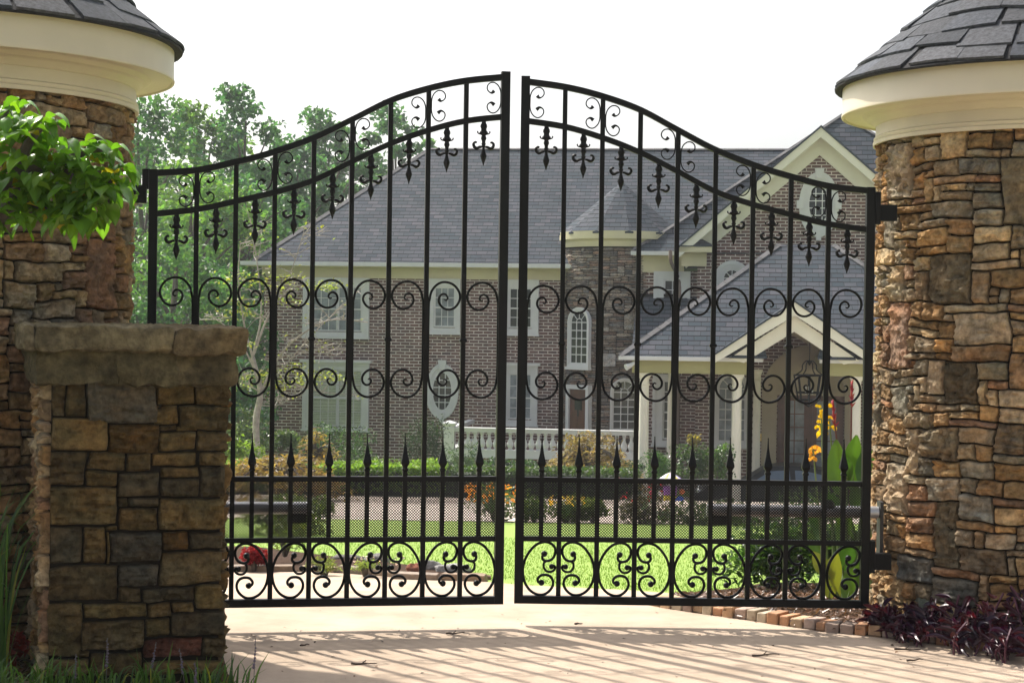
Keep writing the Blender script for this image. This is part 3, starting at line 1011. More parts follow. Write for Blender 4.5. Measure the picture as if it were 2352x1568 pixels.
# ---- left wing
xL = L(605, 800, 0)[0]
xT = L(1424, 800, 0)[0]            # turret axis
ze = L(620, 600, -.6)[1]           # eave
zf = L(640, 637, 0)[1]             # underside of the frieze
hp('brick_wall', MB().box(xL, xT, 0, 9.5, 0, zf + .05), 'brick')
m = MB()
m.box(xL - .06, xT, -.07, 9.6, zf, ze - .16); m.box(xL - .10, xT, -.13, .1, zf + .42, ze - .16); m.box(xL - .45, xT, -.55, 9.9, ze - .16, ze - .10)
hp('cornice', m, 'trimy')
m = MB(); m.box(xL - .62, xT, -.70, -.56, ze - .13, ze + .0); m.box(xL - .62, xL - .46, -.6, 9.9, ze - .13, ze)
hp('gutter', m, 'trim')
xe = L(578, 599, -.65)[0]
dr = 5.2
xrl, zr = L(985, 343, dr)
xrr = L(1900, 343, dr)[0]
m = MB()
m.slab([(xe, -.65, ze), (xT + 8, -.65, ze), (xrr, dr, zr), (xrl, dr, zr)], .1)
m.slab([(xe, 10.4, ze), (xe, -.65, ze), (xrl, dr, zr)], .1)
m.slab([(xrr + 6, 10.4, ze), (xe, 10.4, ze), (xrl, dr, zr), (xrr, dr, zr)], .1)
rf = hp('main_roof', m, 'roof')
m = MB()


def capline(m, a, b, r=.10):
    a = Vector(a); b = Vector(b); T = (b - a).normalized(); S_ = T.cross(Vector((0, 0, 1))).normalized(); U = S_.cross(T)
    n = 4; vs = []; uv = []
    for p, l in ((a, 0), (b, (b - a).length)):
        for k in range(n + 1):
            t = (k / n - .5) * 2
            vs.append(p + S_ * t * r * 1.25 + U * (.05 - .07 * abs(t) * r / .10)); uv.append((.05 + .1 * k / n, l))
    m.add(vs, [(k, k + 1, n + 2 + k, n + 1 + k) for k in range(n)], None, uv)


capline(m, (xe, -.65, ze), (xrl, dr, zr)); capline(m, (xrl, dr, zr), (xrr, dr, zr), .08)
hp('ridge_cap', m, 'cap', rf)


# ---- windows: one function for rectangular double-hung windows
def bars_rect(m, x0, x1, z0, z1, nx, nz, y, w=.022, dp=.02):
    for i in range(1, nx):
        x = x0 + (x1 - x0) * i / nx; m.box(x - w / 2, x + w / 2, y - dp, y, z0, z1)
    for j in range(1, nz):
        z = z0 + (z1 - z0) * j / nz; m.box(x0, x1, y - dp * .9, y, z - w / 2, z + w / 2)


def rect_window(px, py, sashes, d=0.0, blind=False, glass='glass', cols=3, half_rows=2, parent=None, crown=False):
    """px=(left,right) and py=(top,bottom) of the casing; sashes=(glass left, right) ; glass top/mid/bottom"""
    x0, z1 = L(px[0], py[0], d); x1, z0 = L(px[1], py[1], d)
    gt, gm, gb = [L(px[0], q, d)[1] for q in py[2:]]
    m = MB()
    sx = [(H.x(a, d, py[3]), H.x(b, d, py[3])) for a, b in sashes]
    y0 = d - .10
    edges = [x0] + [v for s_ in sx for v in (s_[0] - .05, s_[1] + .05)] + [x1]
    for a, b in zip(edges[::2], edges[1::2]):
        m.box(a, b, y0, d + .02, z0, z1)
    for a, b in sx:
        m.box(a - .05, b + .05, y0, d + .02, gt + .05, z1); m.box(a - .05, b + .05, y0, d + .02, z0, gb - .05)
    m.box(x0 - .0, x0 + .09, y0 - .03, y0, z0, z1); m.box(x1 - .09, x1, y0 - .03, y0, z0, z1); m.box(x0 + .09, x1 - .09, y0 - .03, y0, z1 - .1, z1)
    m.box(x0 - .03, x1 + .03, y0 - .07, d, z0 - .07, z0)
    if crown: m.box(x0 - .08, x1 + .08, y0 - .12, d, z1, z1 + .08)
    w = m.build('window', M['trim'], house)
    m = MB(); g = MB(); bl = MB()
    for a, b in sx:
        ya = d - .045
        for (u0, u1, yy) in ((gm, gt, ya), (gb, gm, ya + .03)):
            m.box(a - .05, a, yy - .02, yy + .02, u0 - .02, u1 + .05); m.box(b, b + .05, yy - .02, yy + .02, u0 - .02, u1 + .05)
            m.box(a, b, yy - .02, yy + .02, u1, u1 + .05); m.box(a, b, yy - .02, yy + .02, u0 - .02, u0 + .025)
            bars_rect(m, a, b, u0 + .025, u1, cols, half_rows, yy)
            g.add([(a, yy, u0), (b, yy, u0), (b, yy, u1), (a, yy, u1)], [(0, 1, 2, 3)])
        if blind:
            k = gb
            while k < gt:
                bl.box(a, b, d + .0, d + .012, k, k + .042); k += .055
    m.build('sash', M['trim'], w)
    if blind:
        bl.build('blind', M['blind'], w)
        g.build('pane', M['glass_clear'], w)
    else:
        g.build('pane', M[glass], w)
    return w


M['blind'] = pm('pale_slat_blind', (.50, .56, .44), rough=.6, var=.06)
gcl, nt, b = new_mat('clear_window_glass'); M['glass_clear'] = gcl
tp = nt.nodes.new('ShaderNodeBsdfTransparent'); gl_ = nt.nodes.new('ShaderNodeBsdfGlossy'); gl_.inputs['Roughness'].default_value = .08
mx = nt.nodes.new('ShaderNodeMixShader'); mx.inputs[0].default_value = .10
nt.links.new(tp.outputs[0], mx.inputs[1]); nt.links.new(gl_.outputs[0], mx.inputs[2]); nt.links.new(mx.outputs[0], nt.nodes['Material Output'].inputs['Surface'])

# holes are not cut: each window is a framed box standing a hand's width proud of the wall
MB_ = MB
rect_window((698, 848), (637, 774, 660, 709, 758), ((721, 773), (780, 829)), -.02, glass='glassl')
rect_window((697, 847), (831, 987, 851, 913, 976), ((719, 772), (779, 829)), -.02, blind=True, crown=True)
rect_window((985, 1057), (640, 764, 662, 706, 749), ((1001, 1043),), -.02, glass='glassl')
rect_window((1162, 1237), (642, 767, 664, 708, 751), ((1173, 1219),), -.02)
rect_window((1160, 1234), (839, 975, 860, 913, 960), ((1172, 1218),), -.02, glass='glassl', crown=True)


def ell(cx, cz, rx, rz, n=40):
    return [(cx + rx * cos(2 * pi * k / n), cz + rz * sin(2 * pi * k / n)) for k in range(n)]


def oval_window(cx, cy, orx, ory, grx, gry, d, nx, nz, spoke=False):
    x, z = L(cx, cy, d)
    s_ = (H.x(cx + 50, d, cy) - H.x(cx - 50, d, cy)) / 100
    orx, ory, grx, gry = [q * s_ for q in (orx, ory, grx, gry)]
    y0 = d - .10
    m = MB()
    m.ring(ell(x, z, orx, ory), ell(x, z, orx * .80, ory * .86), y0, d + .02)
    m.ring(ell(x, z, orx * .80, ory * .86), ell(x, z, orx * .66, ory * .75), y0 + .03, d + .02)
    m.ring(ell(x, z, orx * .66, ory * .75), ell(x, z, grx, gry), y0 + .045, d + .02)
    for ax, az in ((0, 1), (0, -1), (1, 0), (-1, 0))[:2 if not spoke else 4]:      # key stones
        px_, pz_ = x + ax * orx * .95, z + az * ory * .93
        w1, w2 = .15, .11
        if ax == 0: poly = [(px_ - w2 * (1.3 if az > 0 else .7), pz_ + .17 * az), (px_ + w2 * (1.3 if az > 0 else .7), pz_ + .17 * az), (px_ + w2 * .8, pz_ - .14 * az), (px_ - w2 * .8, pz_ - .14 * az)]
        else: poly = [(px_ - .10, pz_ - .12), (px_ + .10, pz_ - .14), (px_ + .10, pz_ + .14), (px_ - .10, pz_ + .12)]
        m.prism(poly, y0 - .04, d)
    w = m.build('oval_window', M['trim'], house)
    m = MB()
    for i in range(1, nx):
        u = -1 + 2 * i / nx; hh = gry * sqrt(1 - u * u); m.box(x + u * grx - .014, x + u * grx + .014, d - .05, d - .03, z - hh, z + hh)
    for j in range(1, nz):
        v = -1 + 2 * j / nz; hw = grx * sqrt(1 - v * v); m.box(x - hw, x + hw, d - .048, d - .03, z + v * gry - .014, z + v * gry + .014)
    m.build('muntin', M['trim'], w)
    g = MB(); e = ell(x, z, grx, gry); g.add([(a, d - .03, b_) for a, b_ in e], [tuple(range(len(e)))]); g.build('pane', M['glass'], w)
    return w


oval_window(1016, 898, 37.5, 63, 21, 42, -.02, 3, 5)


def arch_pts(x, z0, zs, r, n=20, inset=0.0):
    """outline of an arched opening: springs at zs, half width r"""
    r = r - inset; z0 = z0 + inset
    return [(x - r, z0), (x + r, z0)] + [(x + r * cos(pi * k / n), zs + r * sin(pi * k / n)) for k in range(n + 1)]


def arched_window(x, z0, zs, r, d, casing, nx, nz, parent=house, fr=None, glass='glass', tf=None, name='arched_window', slender=.0):
    tf = tf or (lambda mb: mb)
    m = MB()
    steps = [(0, .06), (casing * .45, .09), (casing * .75, .05)]
    prev = 0
    offs = [0, casing * .4, casing * .72, casing]
    ys = [.10, .075, .05]
    for a, b_, y in zip(offs, offs[1:], ys):
        m.ring(arch_pts(x, z0, zs, r, inset=a), arch_pts(x, z0, zs, r, inset=b_), d - y, d + .03)
    m.box(x - r - .05, x + r + .05, d - .15, d, z0 - .09, z0)
    w = tf(m).build(name, M['trim'], parent)
    ri = r - casing; zb = z0 + casing
    m = MB()
    for i in range(1, nx):
        u = x - ri + 2 * ri * i / nx; m.box(u - .014, u + .014, d - .05, d - .028, zb, zs)
    for j in range(1, nz + 1):
        v = zb + (zs - zb) * j / nz; m.box(x - ri, x + ri, d - .052, d - .028, v - .014, v + .014)
    for a in (45, 90, 135):
        ca, sa = cos(R_(a)), sin(R_(a)); r0 = ri * .36
        m.tube([(x + r0 * ca, d - .04, zs + r0 * sa), (x + ri * ca, d - .04, zs + ri * sa)], .014, 4)
    m.tube([(x + ri * .36 * cos(pi * k / 10), d - .04, zs + ri * .36 * sin(pi * k / 10)) for k in range(11)], .014, 4)
    tf(m).build('muntin', M['trim'], w)
    g = MB(); e = arch_pts(x, zb, zs, ri); g.add([(a, d - .028, b_) for a, b_ in e], [tuple(range(len(e)))])
    tf(g).build('pane', M[glass], w)
    return w


# ---- turret
dT = 0.25
TX = L(1424, 740, dT)[0]
TRr = (TX - L(1296, 740, dT)[0]) * .995
zt1 = L(1424, 566, dT - TRr)[1]
m = MB()
cu, cv = .115, .052
nu = int(2 * pi * TRr / cu); cu = 2 * pi * TRr / nu; nv = int(zt1 / cv)
rng = random.Random(12)
PT = [(.20, .17, .145), (.26, .22, .18), (.17, .155, .14), (.235, .185, .145), (.29, .255, .215), (.21, .16, .125), (.16, .15, .14), (.25, .17, .13)]
S = lambda u, v, h: (TX + (TRr + h) * sin(u / TRr), dT - (TRr + h) * cos(u / TRr), v)
st = pack(nu, nv, rng, [((2, 5), (1, 2), 8), ((1, 3), (1, 2), 5), ((3, 6), (1, 1), 5), ((3, 5), (6, 10), .13), ((2, 3), (3, 5), .35)], False)
for k, (i, j, w, h) in enumerate(st):
    col = rng.choice(PT); f = rng.uniform(.7, 1.25)
    if h > 4: col = rng.choice([(.24, .23, .21), (.33, .32, .31), (.27, .24, .20)])
    a = (i - nu // 2) * cu
    if abs(a / TRr) > 2.2: continue
    stone_patch(m, S, a, a + w * cu, j * cv, (j + h) * cv, .028, .006, .09, .012, tuple(c * f for c in col), 9000 + k, .2)
hp('turret_wall', m, 'stone')
MB().lathe([(TRr - .02, 0), (TRr - .02, zt1)], 48, (TX, dT, 0)).build('turret_core', M['mortar'], house, smooth=40)
zfa = L(1424, 545, dT - TRr - .2)[1]; zfb = L(1424, 531, dT - TRr - .2)[1]
Rc = TX - L(1284, 530, dT)[0]
MB().lathe([(TRr + .05, zt1), (TRr + .06, zt1 + .03), (TRr + .06, zfa - .1), (TRr + .12, zfa - .04), (Rc - .03, zfa - .03), (Rc - .03, zfb + .02)], 64, (TX, dT, 0)).build('turret_cornice', M['trimy'], house, smooth=30)
zap = L(1424, 417, dT)[1]
# eight sided cone of shingles
m = MB()
n = 12
for k in range(n):
    a0 = 2 * pi * (k + .35) / n; a1 = 2 * pi * (k + 1.35) / n
    p0 = (TX + Rc * sin(a0), dT - Rc * cos(a0), zfb); p1 = (TX + Rc * sin(a1), dT - Rc * cos(a1), zfb)
    m.slab([p0, p1, (TX, dT, zap)], .06)
tr_ = hp('turret_roof', m, 'roof')


def turret_tf(ang):
    Mx = Matrix.Translation((TX, dT, 0)) @ Matrix.Rotation(ang, 4, 'Z') @ Matrix.Translation((0, -TRr, 0))
    return lambda mb: mb.xf(Mx)


aw = math.asin((L(1334, 780, dT - 1.2)[0] - TX) / TRr)
zA0 = L(1334, 842, dT - 1.2)[1]; zA1 = L(1334, 706, dT - 1.2)[1]
rA = .47
arched_window(0, zA0, zA1 - rA, rA, -.02, .13, 3, 5, tf=turret_tf(aw), glass='glass')
aw2 = math.asin(max(-.95, (L(1434, 900, dT - TRr)[0] - TX) / TRr))
zB0 = L(1434, 992, dT - TRr)[1]; zB1 = L(1434, 868, dT - TRr)[1]
arched_window(0, zB0, zB1 - .44, .44, -.02, .11, 3, 5, tf=turret_tf(aw2), glass='glass')
zD1 = L(1335, 893, dT - 1.2)[1]; zD0 = L(1335, 1010, dT - 1.2)[1]
tf = turret_tf(aw)
m = MB(); m.box(-.50, -.37, -.12, .05, zD0, zD1); m.box(.37, .50, -.12, .05, zD0, zD1); m.box(-.50, .50, -.14, .05, zD1, zD1 + .13)
dr_ = tf(m).build('door', M['trim'], house)
m = MB(); m.box(-.37, .37, -.05, .0, zD0, zD1)
for sx_ in (-1, 1):
    m.box(sx_ * .04, sx_ * .30, -.065, -.045, zD0 + .25, zD0 + .95)
tf(m).build('door_leaf', M['wood'], dr_)
m = MB(); m.box(-.16, .16, -.06, -.045, zD1 - .85, zD1 - .30); tf(m).build('door_light', M['glass'], dr_)

# ---- section between turret and gable
dM = dT - sqrt(max(.05, TRr ** 2 - (L(1483, 640, dT - 1.2)[0] - TX) ** 2))
dG = dM - .55
xg0 = L(1561, 700, dG)[0]
zm = L(1500, 577, dM - .5)[1]
zmf = L(1500, 625, dM)[1]
m = MB(); m.box(TX + .6, xg0 + 1.6, dM, dM + 4, 0, zmf + .04)
hp('brick_wall', m, 'brick')
m = MB(); m.box(TX + .5, xg0 + .1, dM - .07, dM + .3, zmf, zm - .12); m.box(L(1449, 577, dM - .5)[0] + .06, xg0 + .3, dM - .46, dM + .3, zm - .13, zm - .09)
hp('cornice', m, 'trimy')
m = MB(); m.box(L(1449, 577, dM - .5)[0], xg0 + .25, dM - .58, dM - .46, zm - .12, zm); hp('gutter', m, 'trim')
xm0 = L(1449, 577, dM - .55)[0]
xq, zq = L(1593, 489, dM + 1.1)
m = MB()
m.slab([(xm0, dM - .55, zm), (xg0 + 3, dM - .55, zm), (xg0 + 3, dM + 1.25, zq), (xq, dM + 1.25, zq)], .08)
m.slab([(xm0, dM + 4, zm), (xm0, dM - .55, zm), (xq, dM + 1.25, zq), (xq, dM + 4, zq + .3)], .08)
rm = hp('valley_roof', m, 'roof')
m = MB(); capline(m, (xm0, dM - .55, zm), (xq, dM + 1.25, zq), .07); hp('ridge_cap', m, 'cap', rm)
rect_window((1502, 1585), (623, 720, 645, 688, 715), ((1528, 1560),), dM - .02, cols=2)
M['frontglass'] = M['glass']

# ---- gable
ax_, az_ = L(1886, 290, dG - .6)
rx0, rz0 = L(1560, 566, dG - .6)
hw = ax_ - rx0                       # half width of the rake
xc = ax_
zb0 = L(1886, 345, dG)[1]
zg_eave = rz0
m = MB()
slope = (az_ - rz0) / hw
gw = hw - .55
m.prism([(xc - gw, 0), (xc + gw, 0), (xc + gw, zb0 - slope * gw), (xc, zb0), (xc - gw, zb0 - slope * gw)], dG, dG + .3)
m.box(xc - gw, xc - gw + .3, dG + .3, dG + 8, 0, zb0 - slope * gw - .1)
hp('gable_wall', m, 'brick')
m = MB()
th = .26
for s in (-1, 1):
    # rake board, soffit and frieze board
    m.prism([(xc, az_), (xc + s * hw, rz0), (xc + s * hw, rz0 - th * 1.25), (xc, az_ - th * 1.25)], dG - .62, dG - .55)
    m.prism([(xc, az_ - .14), (xc + s * hw, rz0 - .14), (xc + s * hw, rz0 - .2), (xc, az_ - .2)], dG - .55, dG)
    m.prism([(xc, az_ - .2), (xc + s * hw, rz0 - .2), (xc + s * (hw - .2), rz0 - .82 + slope * .2), (xc, az_ - .82)], dG - .10, dG - .004)
hp('rake_board', m, 'rake')
m = MB()
for s in (-1, 1):
    p = [(xc, dG - .66, az_ + .03), (xc + s * (hw + .04), dG - .66, rz0), (xc + s * (hw + .04), dG + 8, rz0), (xc, dG + 8, az_ + .03)]
    m.slab(p if s > 0 else p[::-1], .07)
hp('gable_roof', m, 'roof')
# eave return on the left
x0, z0 = L(1480, 577, dG - .55); x1 = L(1642, 577, dG - .55)[0]
x0 = L(1553, 577, dG - .55)[0]
zr1 = L(1600, 566, dG - .6)[1]
for s in (-1, 1):
    f_ = lambda x: x if s < 0 else 2 * xc - x
    m = MB(); m.box(f_(x0), f_(x1), dG - .62, dG, zr1 - .17, zr1); m.box(f_(x0 + .15), f_(x1 - .25), dG - .2, dG, L(1600, 612, dG)[1], zr1 - .17)
    e = hp('eave_return', m, 'trimy')
    m = MB()
    if s < 0: m.slab([(f_(x0), dG - .64, zr1 + .02), (f_(x1), dG - .64, zr1 + .02), (f_(x1 - .45), dG - .02, zr1 + .28), (f_(x0 + .3), dG - .02, zr1 + .28)], .03)
    else: m.slab([(f_(x1), dG - .64, zr1 + .02), (f_(x0), dG - .64, zr1 + .02), (f_(x0 + .3), dG - .02, zr1 + .28), (f_(x1 - .45), dG - .02, zr1 + .28)], .03)
    m.build('pent_roof', M['roof'], e)
oval_window(1881, 470, 46, 76, 22.5, 42, dG - .02, 3, 5, True)
xa, za = L(1682, 600, dG)
arched_window(xa, za - 1.9, za - .52, .54, dG - .02, .30, 3, 3)
# hip roof behind the gable
m = MB()
px_, pz_ = L(1935, 264, dG + 4.5)
ez = L(1935, 640, dG)[1]
b = 6.4; e0 = pz_ - b * .72
c = [(px_ - b, dG + 4.5 - b + 2.2, e0), (px_ + b, dG + 4.5 - b + 2.2, e0), (px_ + b, dG + 4.5 + b, e0), (px_ - b, dG + 4.5 + b, e0)]
for k in range(4): m.slab([c[k], c[(k + 1) % 4], (px_, dG + 4.5, pz_)], .06)
r2 = hp('rear_hip_roof', m, 'roof')
m = MB(); capline(m, c[1], (px_, dG + 4.5, pz_), .07); capline(m, c[0], (px_, dG + 4.5, pz_), .07); hp('ridge_cap', m, 'cap', r2)
# downspout
m = MB()
zt = L(1545, 575, dG - .5)[1]
xp = L(1540, 575, dG - .5)[0]; xq2 = L(1562, 640, dM - .1)[0]
m.tube(crom([(xp, dG - .55, zt), (xp + .02, dG - .5, zt - .35), (xq2 - .08, dM - .12, zt - .75), (xq2, dM - .09, zt - 1.1), (xq2, dM - .09, zt - 2)], 5) + [Vector((xq2, dM - .09, .1))], .055, 8)
hp('downspout', m, 'brown_pipe', sm=40)

# ---- porch
dP = -9.2
pxl, zpe = L(1421, 817, dP)
ridge_d = dP + 4.3
prx0, zpr = L(1788, 562, ridge_d); prx1 = L(1917, 562, ridge_d)[0]
pxr = prx1 + (prx0 - pxl)
back = dM - .02
m = MB()
sl_ = (zpr - zpe) / 4.3
gx, gzp = L(1826, 693, dP - .35)
glx, glz = L(1643, 815, dP - .35)
ghw = gx - glx
dv = dP + (gzp - zpe) / sl_          # where the gable's ridge runs into the slope
gm_ = min(max(gx, prx0 + .05), prx1 - .05)
m.slab([(pxl, dP, zpe), (gx - ghw + .3, dP, zpe), (gx, dv, gzp), (gm_, ridge_d, zpr), (prx0, ridge_d, zpr)], .08)
m.slab([(gx + ghw - .3, dP, zpe), (pxr, dP, zpe), (prx1, ridge_d, zpr), (gm_, ridge_d, zpr), (gx, dv, gzp)], .08)
m.slab([(pxl, back, zpe), (pxl, dP, zpe), (prx0, ridge_d, zpr), (prx0, back, zpr)], .08)
m.slab([(pxr, dP, zpe), (pxr, back, zpe), (prx1, back, zpr), (prx1, ridge_d, zpr)], .08)
m.slab([(prx0, ridge_d, zpr), (prx1, ridge_d, zpr), (prx1, back, zpr), (prx0, back, zpr)], .06)
pr = hp('porch_roof', m, 'roof')
m = MB(); capline(m, (pxl, dP, zpe), (prx0, ridge_d, zpr), .10); capline(m, (pxr, dP, zpe), (prx1, ridge_d, zpr), .10); hp('ridge_cap', m, 'cap', pr)
# lower link roof against the wall
zk = L(1520, 680, dM - .05)[1]
xk0 = L(1462, 700, dM - .05)[0]; xk1 = L(1680, 700, dM - .05)[0]
run = (zk - zpe) / sl_
m = MB(); m.slab([(xk0, dM - .05 - run, zpe + .05), (xk1, dM - .05 - run, zpe + .05), (xk1, dM - .05, zk), (xk0, dM - .05, zk)], .06)
m.box(xk0, xg0, dM - .10, dM - .02, zk - .02, zk + .07)
hp('link_roof', m, 'roof')
# gable of the porch
gx, gzp = L(1826, 693, dP - .35)
glx, glz = L(1643, 815, dP - .35)
ghw = gx - glx
gsl = (gzp - glz) / ghw
zbm = L(1600, 858, dP + .25)[1]
zgu = L(1600, 829, dP)[1]
gap0 = L(1752, 840, dP)[0]; gap1 = L(1882, 840, dP)[0]
m = MB()
for a, b_ in ((pxl, gap0), (gap1, pxr)):
    m.box(a, b_, dP - .06, dP + .05, zgu, zpe - .0)
m.box(pxl, pxl + .11, dP, back, zgu, zpe)
hp('porch_gutter', m, 'trim')
m = MB()
ixl = L(1452, 845, dP + .25)[0]
for a, b_ in ((ixl, gap0 - .25), (gap1 + .25, pxr - .3)):
    m.box(a, b_, dP + .18, dP + .62, zbm, zgu + .05)
m.box(ixl, ixl + .42, dP + .6, back, zbm, zgu + .05)
for s_, g0 in ((1, gap0 - .25), (-1, gap1 + .25)):      # short beams running back from the opening
    m.box(g0 - (.42 if s_ > 0 else 0), g0 + (.42 if s_ < 0 else 0), dP + .62, back, zbm + .003, zgu + .05)
m.box(pxl + .05, gap0, dP + .0, dP + .62, zgu + .06, zgu + .10); m.box(gap1, pxr, dP + .0, dP + .62, zgu + .06, zgu + .10)
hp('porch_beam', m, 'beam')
m = MB()
for s in (-1, 1):
    m.prism([(gx, gzp), (gx + s * ghw, glz), (gx + s * ghw, glz - .20), (gx, gzp - .36)], dP - .38, dP - .30)
    m.prism([(gx, gzp - .36), (gx + s * (ghw - .35), glz - .2 + .1), (gx + s * (ghw - .75), glz - .2), (gx, gzp - .78)], dP - .16, dP - .06)
    m.prism([(gx, gzp - .14), (gx + s * ghw, glz - .06), (gx + s * ghw, glz - .12), (gx, gzp - .20)], dP - .30, dP + .1)
hp('porch_gable_trim', m, 'rake')
# vaulted ceiling behind the gable
m = MB()
for s in (-1, 1):
    a = (gx, dP - .05, gzp - .8); b_ = (gx + s * (ghw - .62), dP - .05, glz - .15)
    m.add([a, b_, (b_[0], back, b_[2]), (a[0], back, a[2])], [(0, 1, 2, 3)])
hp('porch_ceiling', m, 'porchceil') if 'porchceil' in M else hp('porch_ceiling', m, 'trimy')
m = MB()
for s in (-1, 1):
    p = [(gx, dP - .42, gzp + .04), (gx + s * (ghw + .06), dP - .42, glz + .02), (gx + s * (ghw + .06), dP + .02 + (0), glz + .02), (gx, dP + (gzp - zpe) / sl_ + .3, gzp + .04)]
    m.slab(p if s > 0 else p[::-1], .06)
hp('porch_gable_roof', m, 'roof')
for s, (q0, q1) in ((-1, (1675, 1762)), (1, (1878, 1966))):
    xx0, zz = L(q0, 812, dP - .2); xx1 = L(q1, 812, dP - .2)[0]
    m = MB(); m.slab([(xx0, dP - .22, zpe + .02), (xx1, dP - .22, zpe + .02), (xx1 - .1, dP + .3, zpe + .42), (xx0 + .5 if s < 0 else xx0 + .1, dP + .3, zpe + .42)], .03)
    hp('pent_roof', m, 'roof')


def column(px, d, rpx, name='porch_column'):
    x, _ = L(px, 960, d)
    r = rpx * (H.x(px + 50, d) - H.x(px - 50, d)) / 100
    zt_ = zbm + (.0 if d < dP + 1 else .0)
    prof = [(r * 1.5, 0), (r * 1.5, .10), (r * 1.35, .12), (r * 1.38, .2), (r * 1.08, .24), (r * 1.03, .3), (r * 1.03, 1.2), (r * .92, zt_ - .35), (r * 1.05, zt_ - .33), (r * 1.05, zt_ - .29), (r * .93, zt_ - .27),
            (r * .93, zt_ - .16), (r * 1.25, zt_ - .09), (r * 1.25, zt_ - .07)]
    m = MB(); m.lathe(prof, 28, (x, d, 0)); m.box(x - r * 1.35, x + r * 1.35, d - r * 1.35, d + r * 1.35, zt_ - .07, zt_)
    return m.build(name, M['rake'], house, smooth=35)


for px, d, rp in ((1479, dP + .40, 11.5), (1692, dP + .40, 11.5), (1966, dP + .40, 11.5), (1540, dM - 2.0, 7.5), (1738, dM - 2.0, 9)):
    column(px, d, rp)
# windows under the porch
rect_window((1500, 1548), (858, 1021, 876, 946, 1006), ((1526, 1541),), dM - .02, cols=1, half_rows=3)
xw, zw = L(1682, 853, dG)
rr = (L(1722, 900, dG)[0] - L(1642, 900, dG)[0]) / 2
arched_window(xw, L(1682, 1022, dG)[1], zw - rr, rr, dG - .02, .15, 4, 5, glass='glassgreen' if 'glassgreen' in M else 'glassl')
# entrance: cream arched surround, wooden doors with panes
xd, zd = L(1862, 908, dG)
sw = (L(1930, 950, dG)[0] - L(1793, 950, dG)[0]) / 2
dz0 = .15
m = MB()
ro = sw + .35
zsp = zd + .06
m.ring(arch_pts(xd, dz0, zsp, ro + .22), arch_pts(xd, dz0, zsp, sw + .12), dG - .14, dG - .01)
m.prism([(xd + (sw + .12) * cos(pi * k / 20), zsp + (sw + .12) * sin(pi * k / 20)) for k in range(21)], dG - .06, dG - .01)
m.box(xd - sw - .12, xd + sw + .12, dG - .12, dG - .02, zd, zd + .14)
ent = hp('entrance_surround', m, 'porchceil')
m = MB()
m.box(xd - sw - .1, xd + sw + .1, dG - .05, dG - .005, dz0, zd)
for a in (-1, 1):
    x0_, x1_ = sorted((xd + a * .06, xd + a * sw))
    m.box(x0_, x0_ + .13, dG - .09, dG - .05, dz0, zd - .03); m.box(x1_ - .13, x1_, dG - .09, dG - .05, dz0, zd - .03)
    m.box(x0_ + .13, x1_ - .13, dG - .09, dG - .05, zd - .16, zd - .03); m.box(x0_ + .13, x1_ - .13, dG - .09, dG - .05, dz0, dz0 + .75)
    bars_rect(m, x0_ + .13, x1_ - .13, dz0 + .75, zd - .16, 2, 5, dG - .065, .03)
dd = hp('entrance_door', m, 'wood')
m = MB()
for a in (-1, 1):
    x0_, x1_ = sorted((xd + a * .06, xd + a * sw))
    m.add([(x0_ + .13, dG - .058, dz0 + .75), (x1_ - .13, dG - .058, dz0 + .75), (x1_ - .13, dG - .058, zd - .16), (x0_ + .13, dG - .058, zd - .16)], [(0, 1, 2, 3)])
m.build('pane', M['glassl'], dd)
# floodlight under the porch eave
x, z = L(1447, 838, dP + .1)
m = MB(); m.tube([(x + .16, dP + .1, z + .10), (x + .03, dP, z), (x - .10, dP - .08, z - .06)], lambda t: .03 + .06 * t, 10)
hp('floodlight', m, 'trim', sm=40)
# yellow plate on the brick
x0, z1 = L(1740, 995, dG); x1, z0 = L(1751, 1012, dG)
m = MB(); m.box(x0, x1, dG - .05, dG, z0, z1, (.75, .50, .05)); m.box((x0 + x1) / 2 - .02, (x0 + x1) / 2 + .02, dG - .065, dG - .05, (z0 + z1) / 2 - .02, (z0 + z1) / 2 + .02, (.15, .09, .03))
m.build('wall_plate', M['vcol'], house)


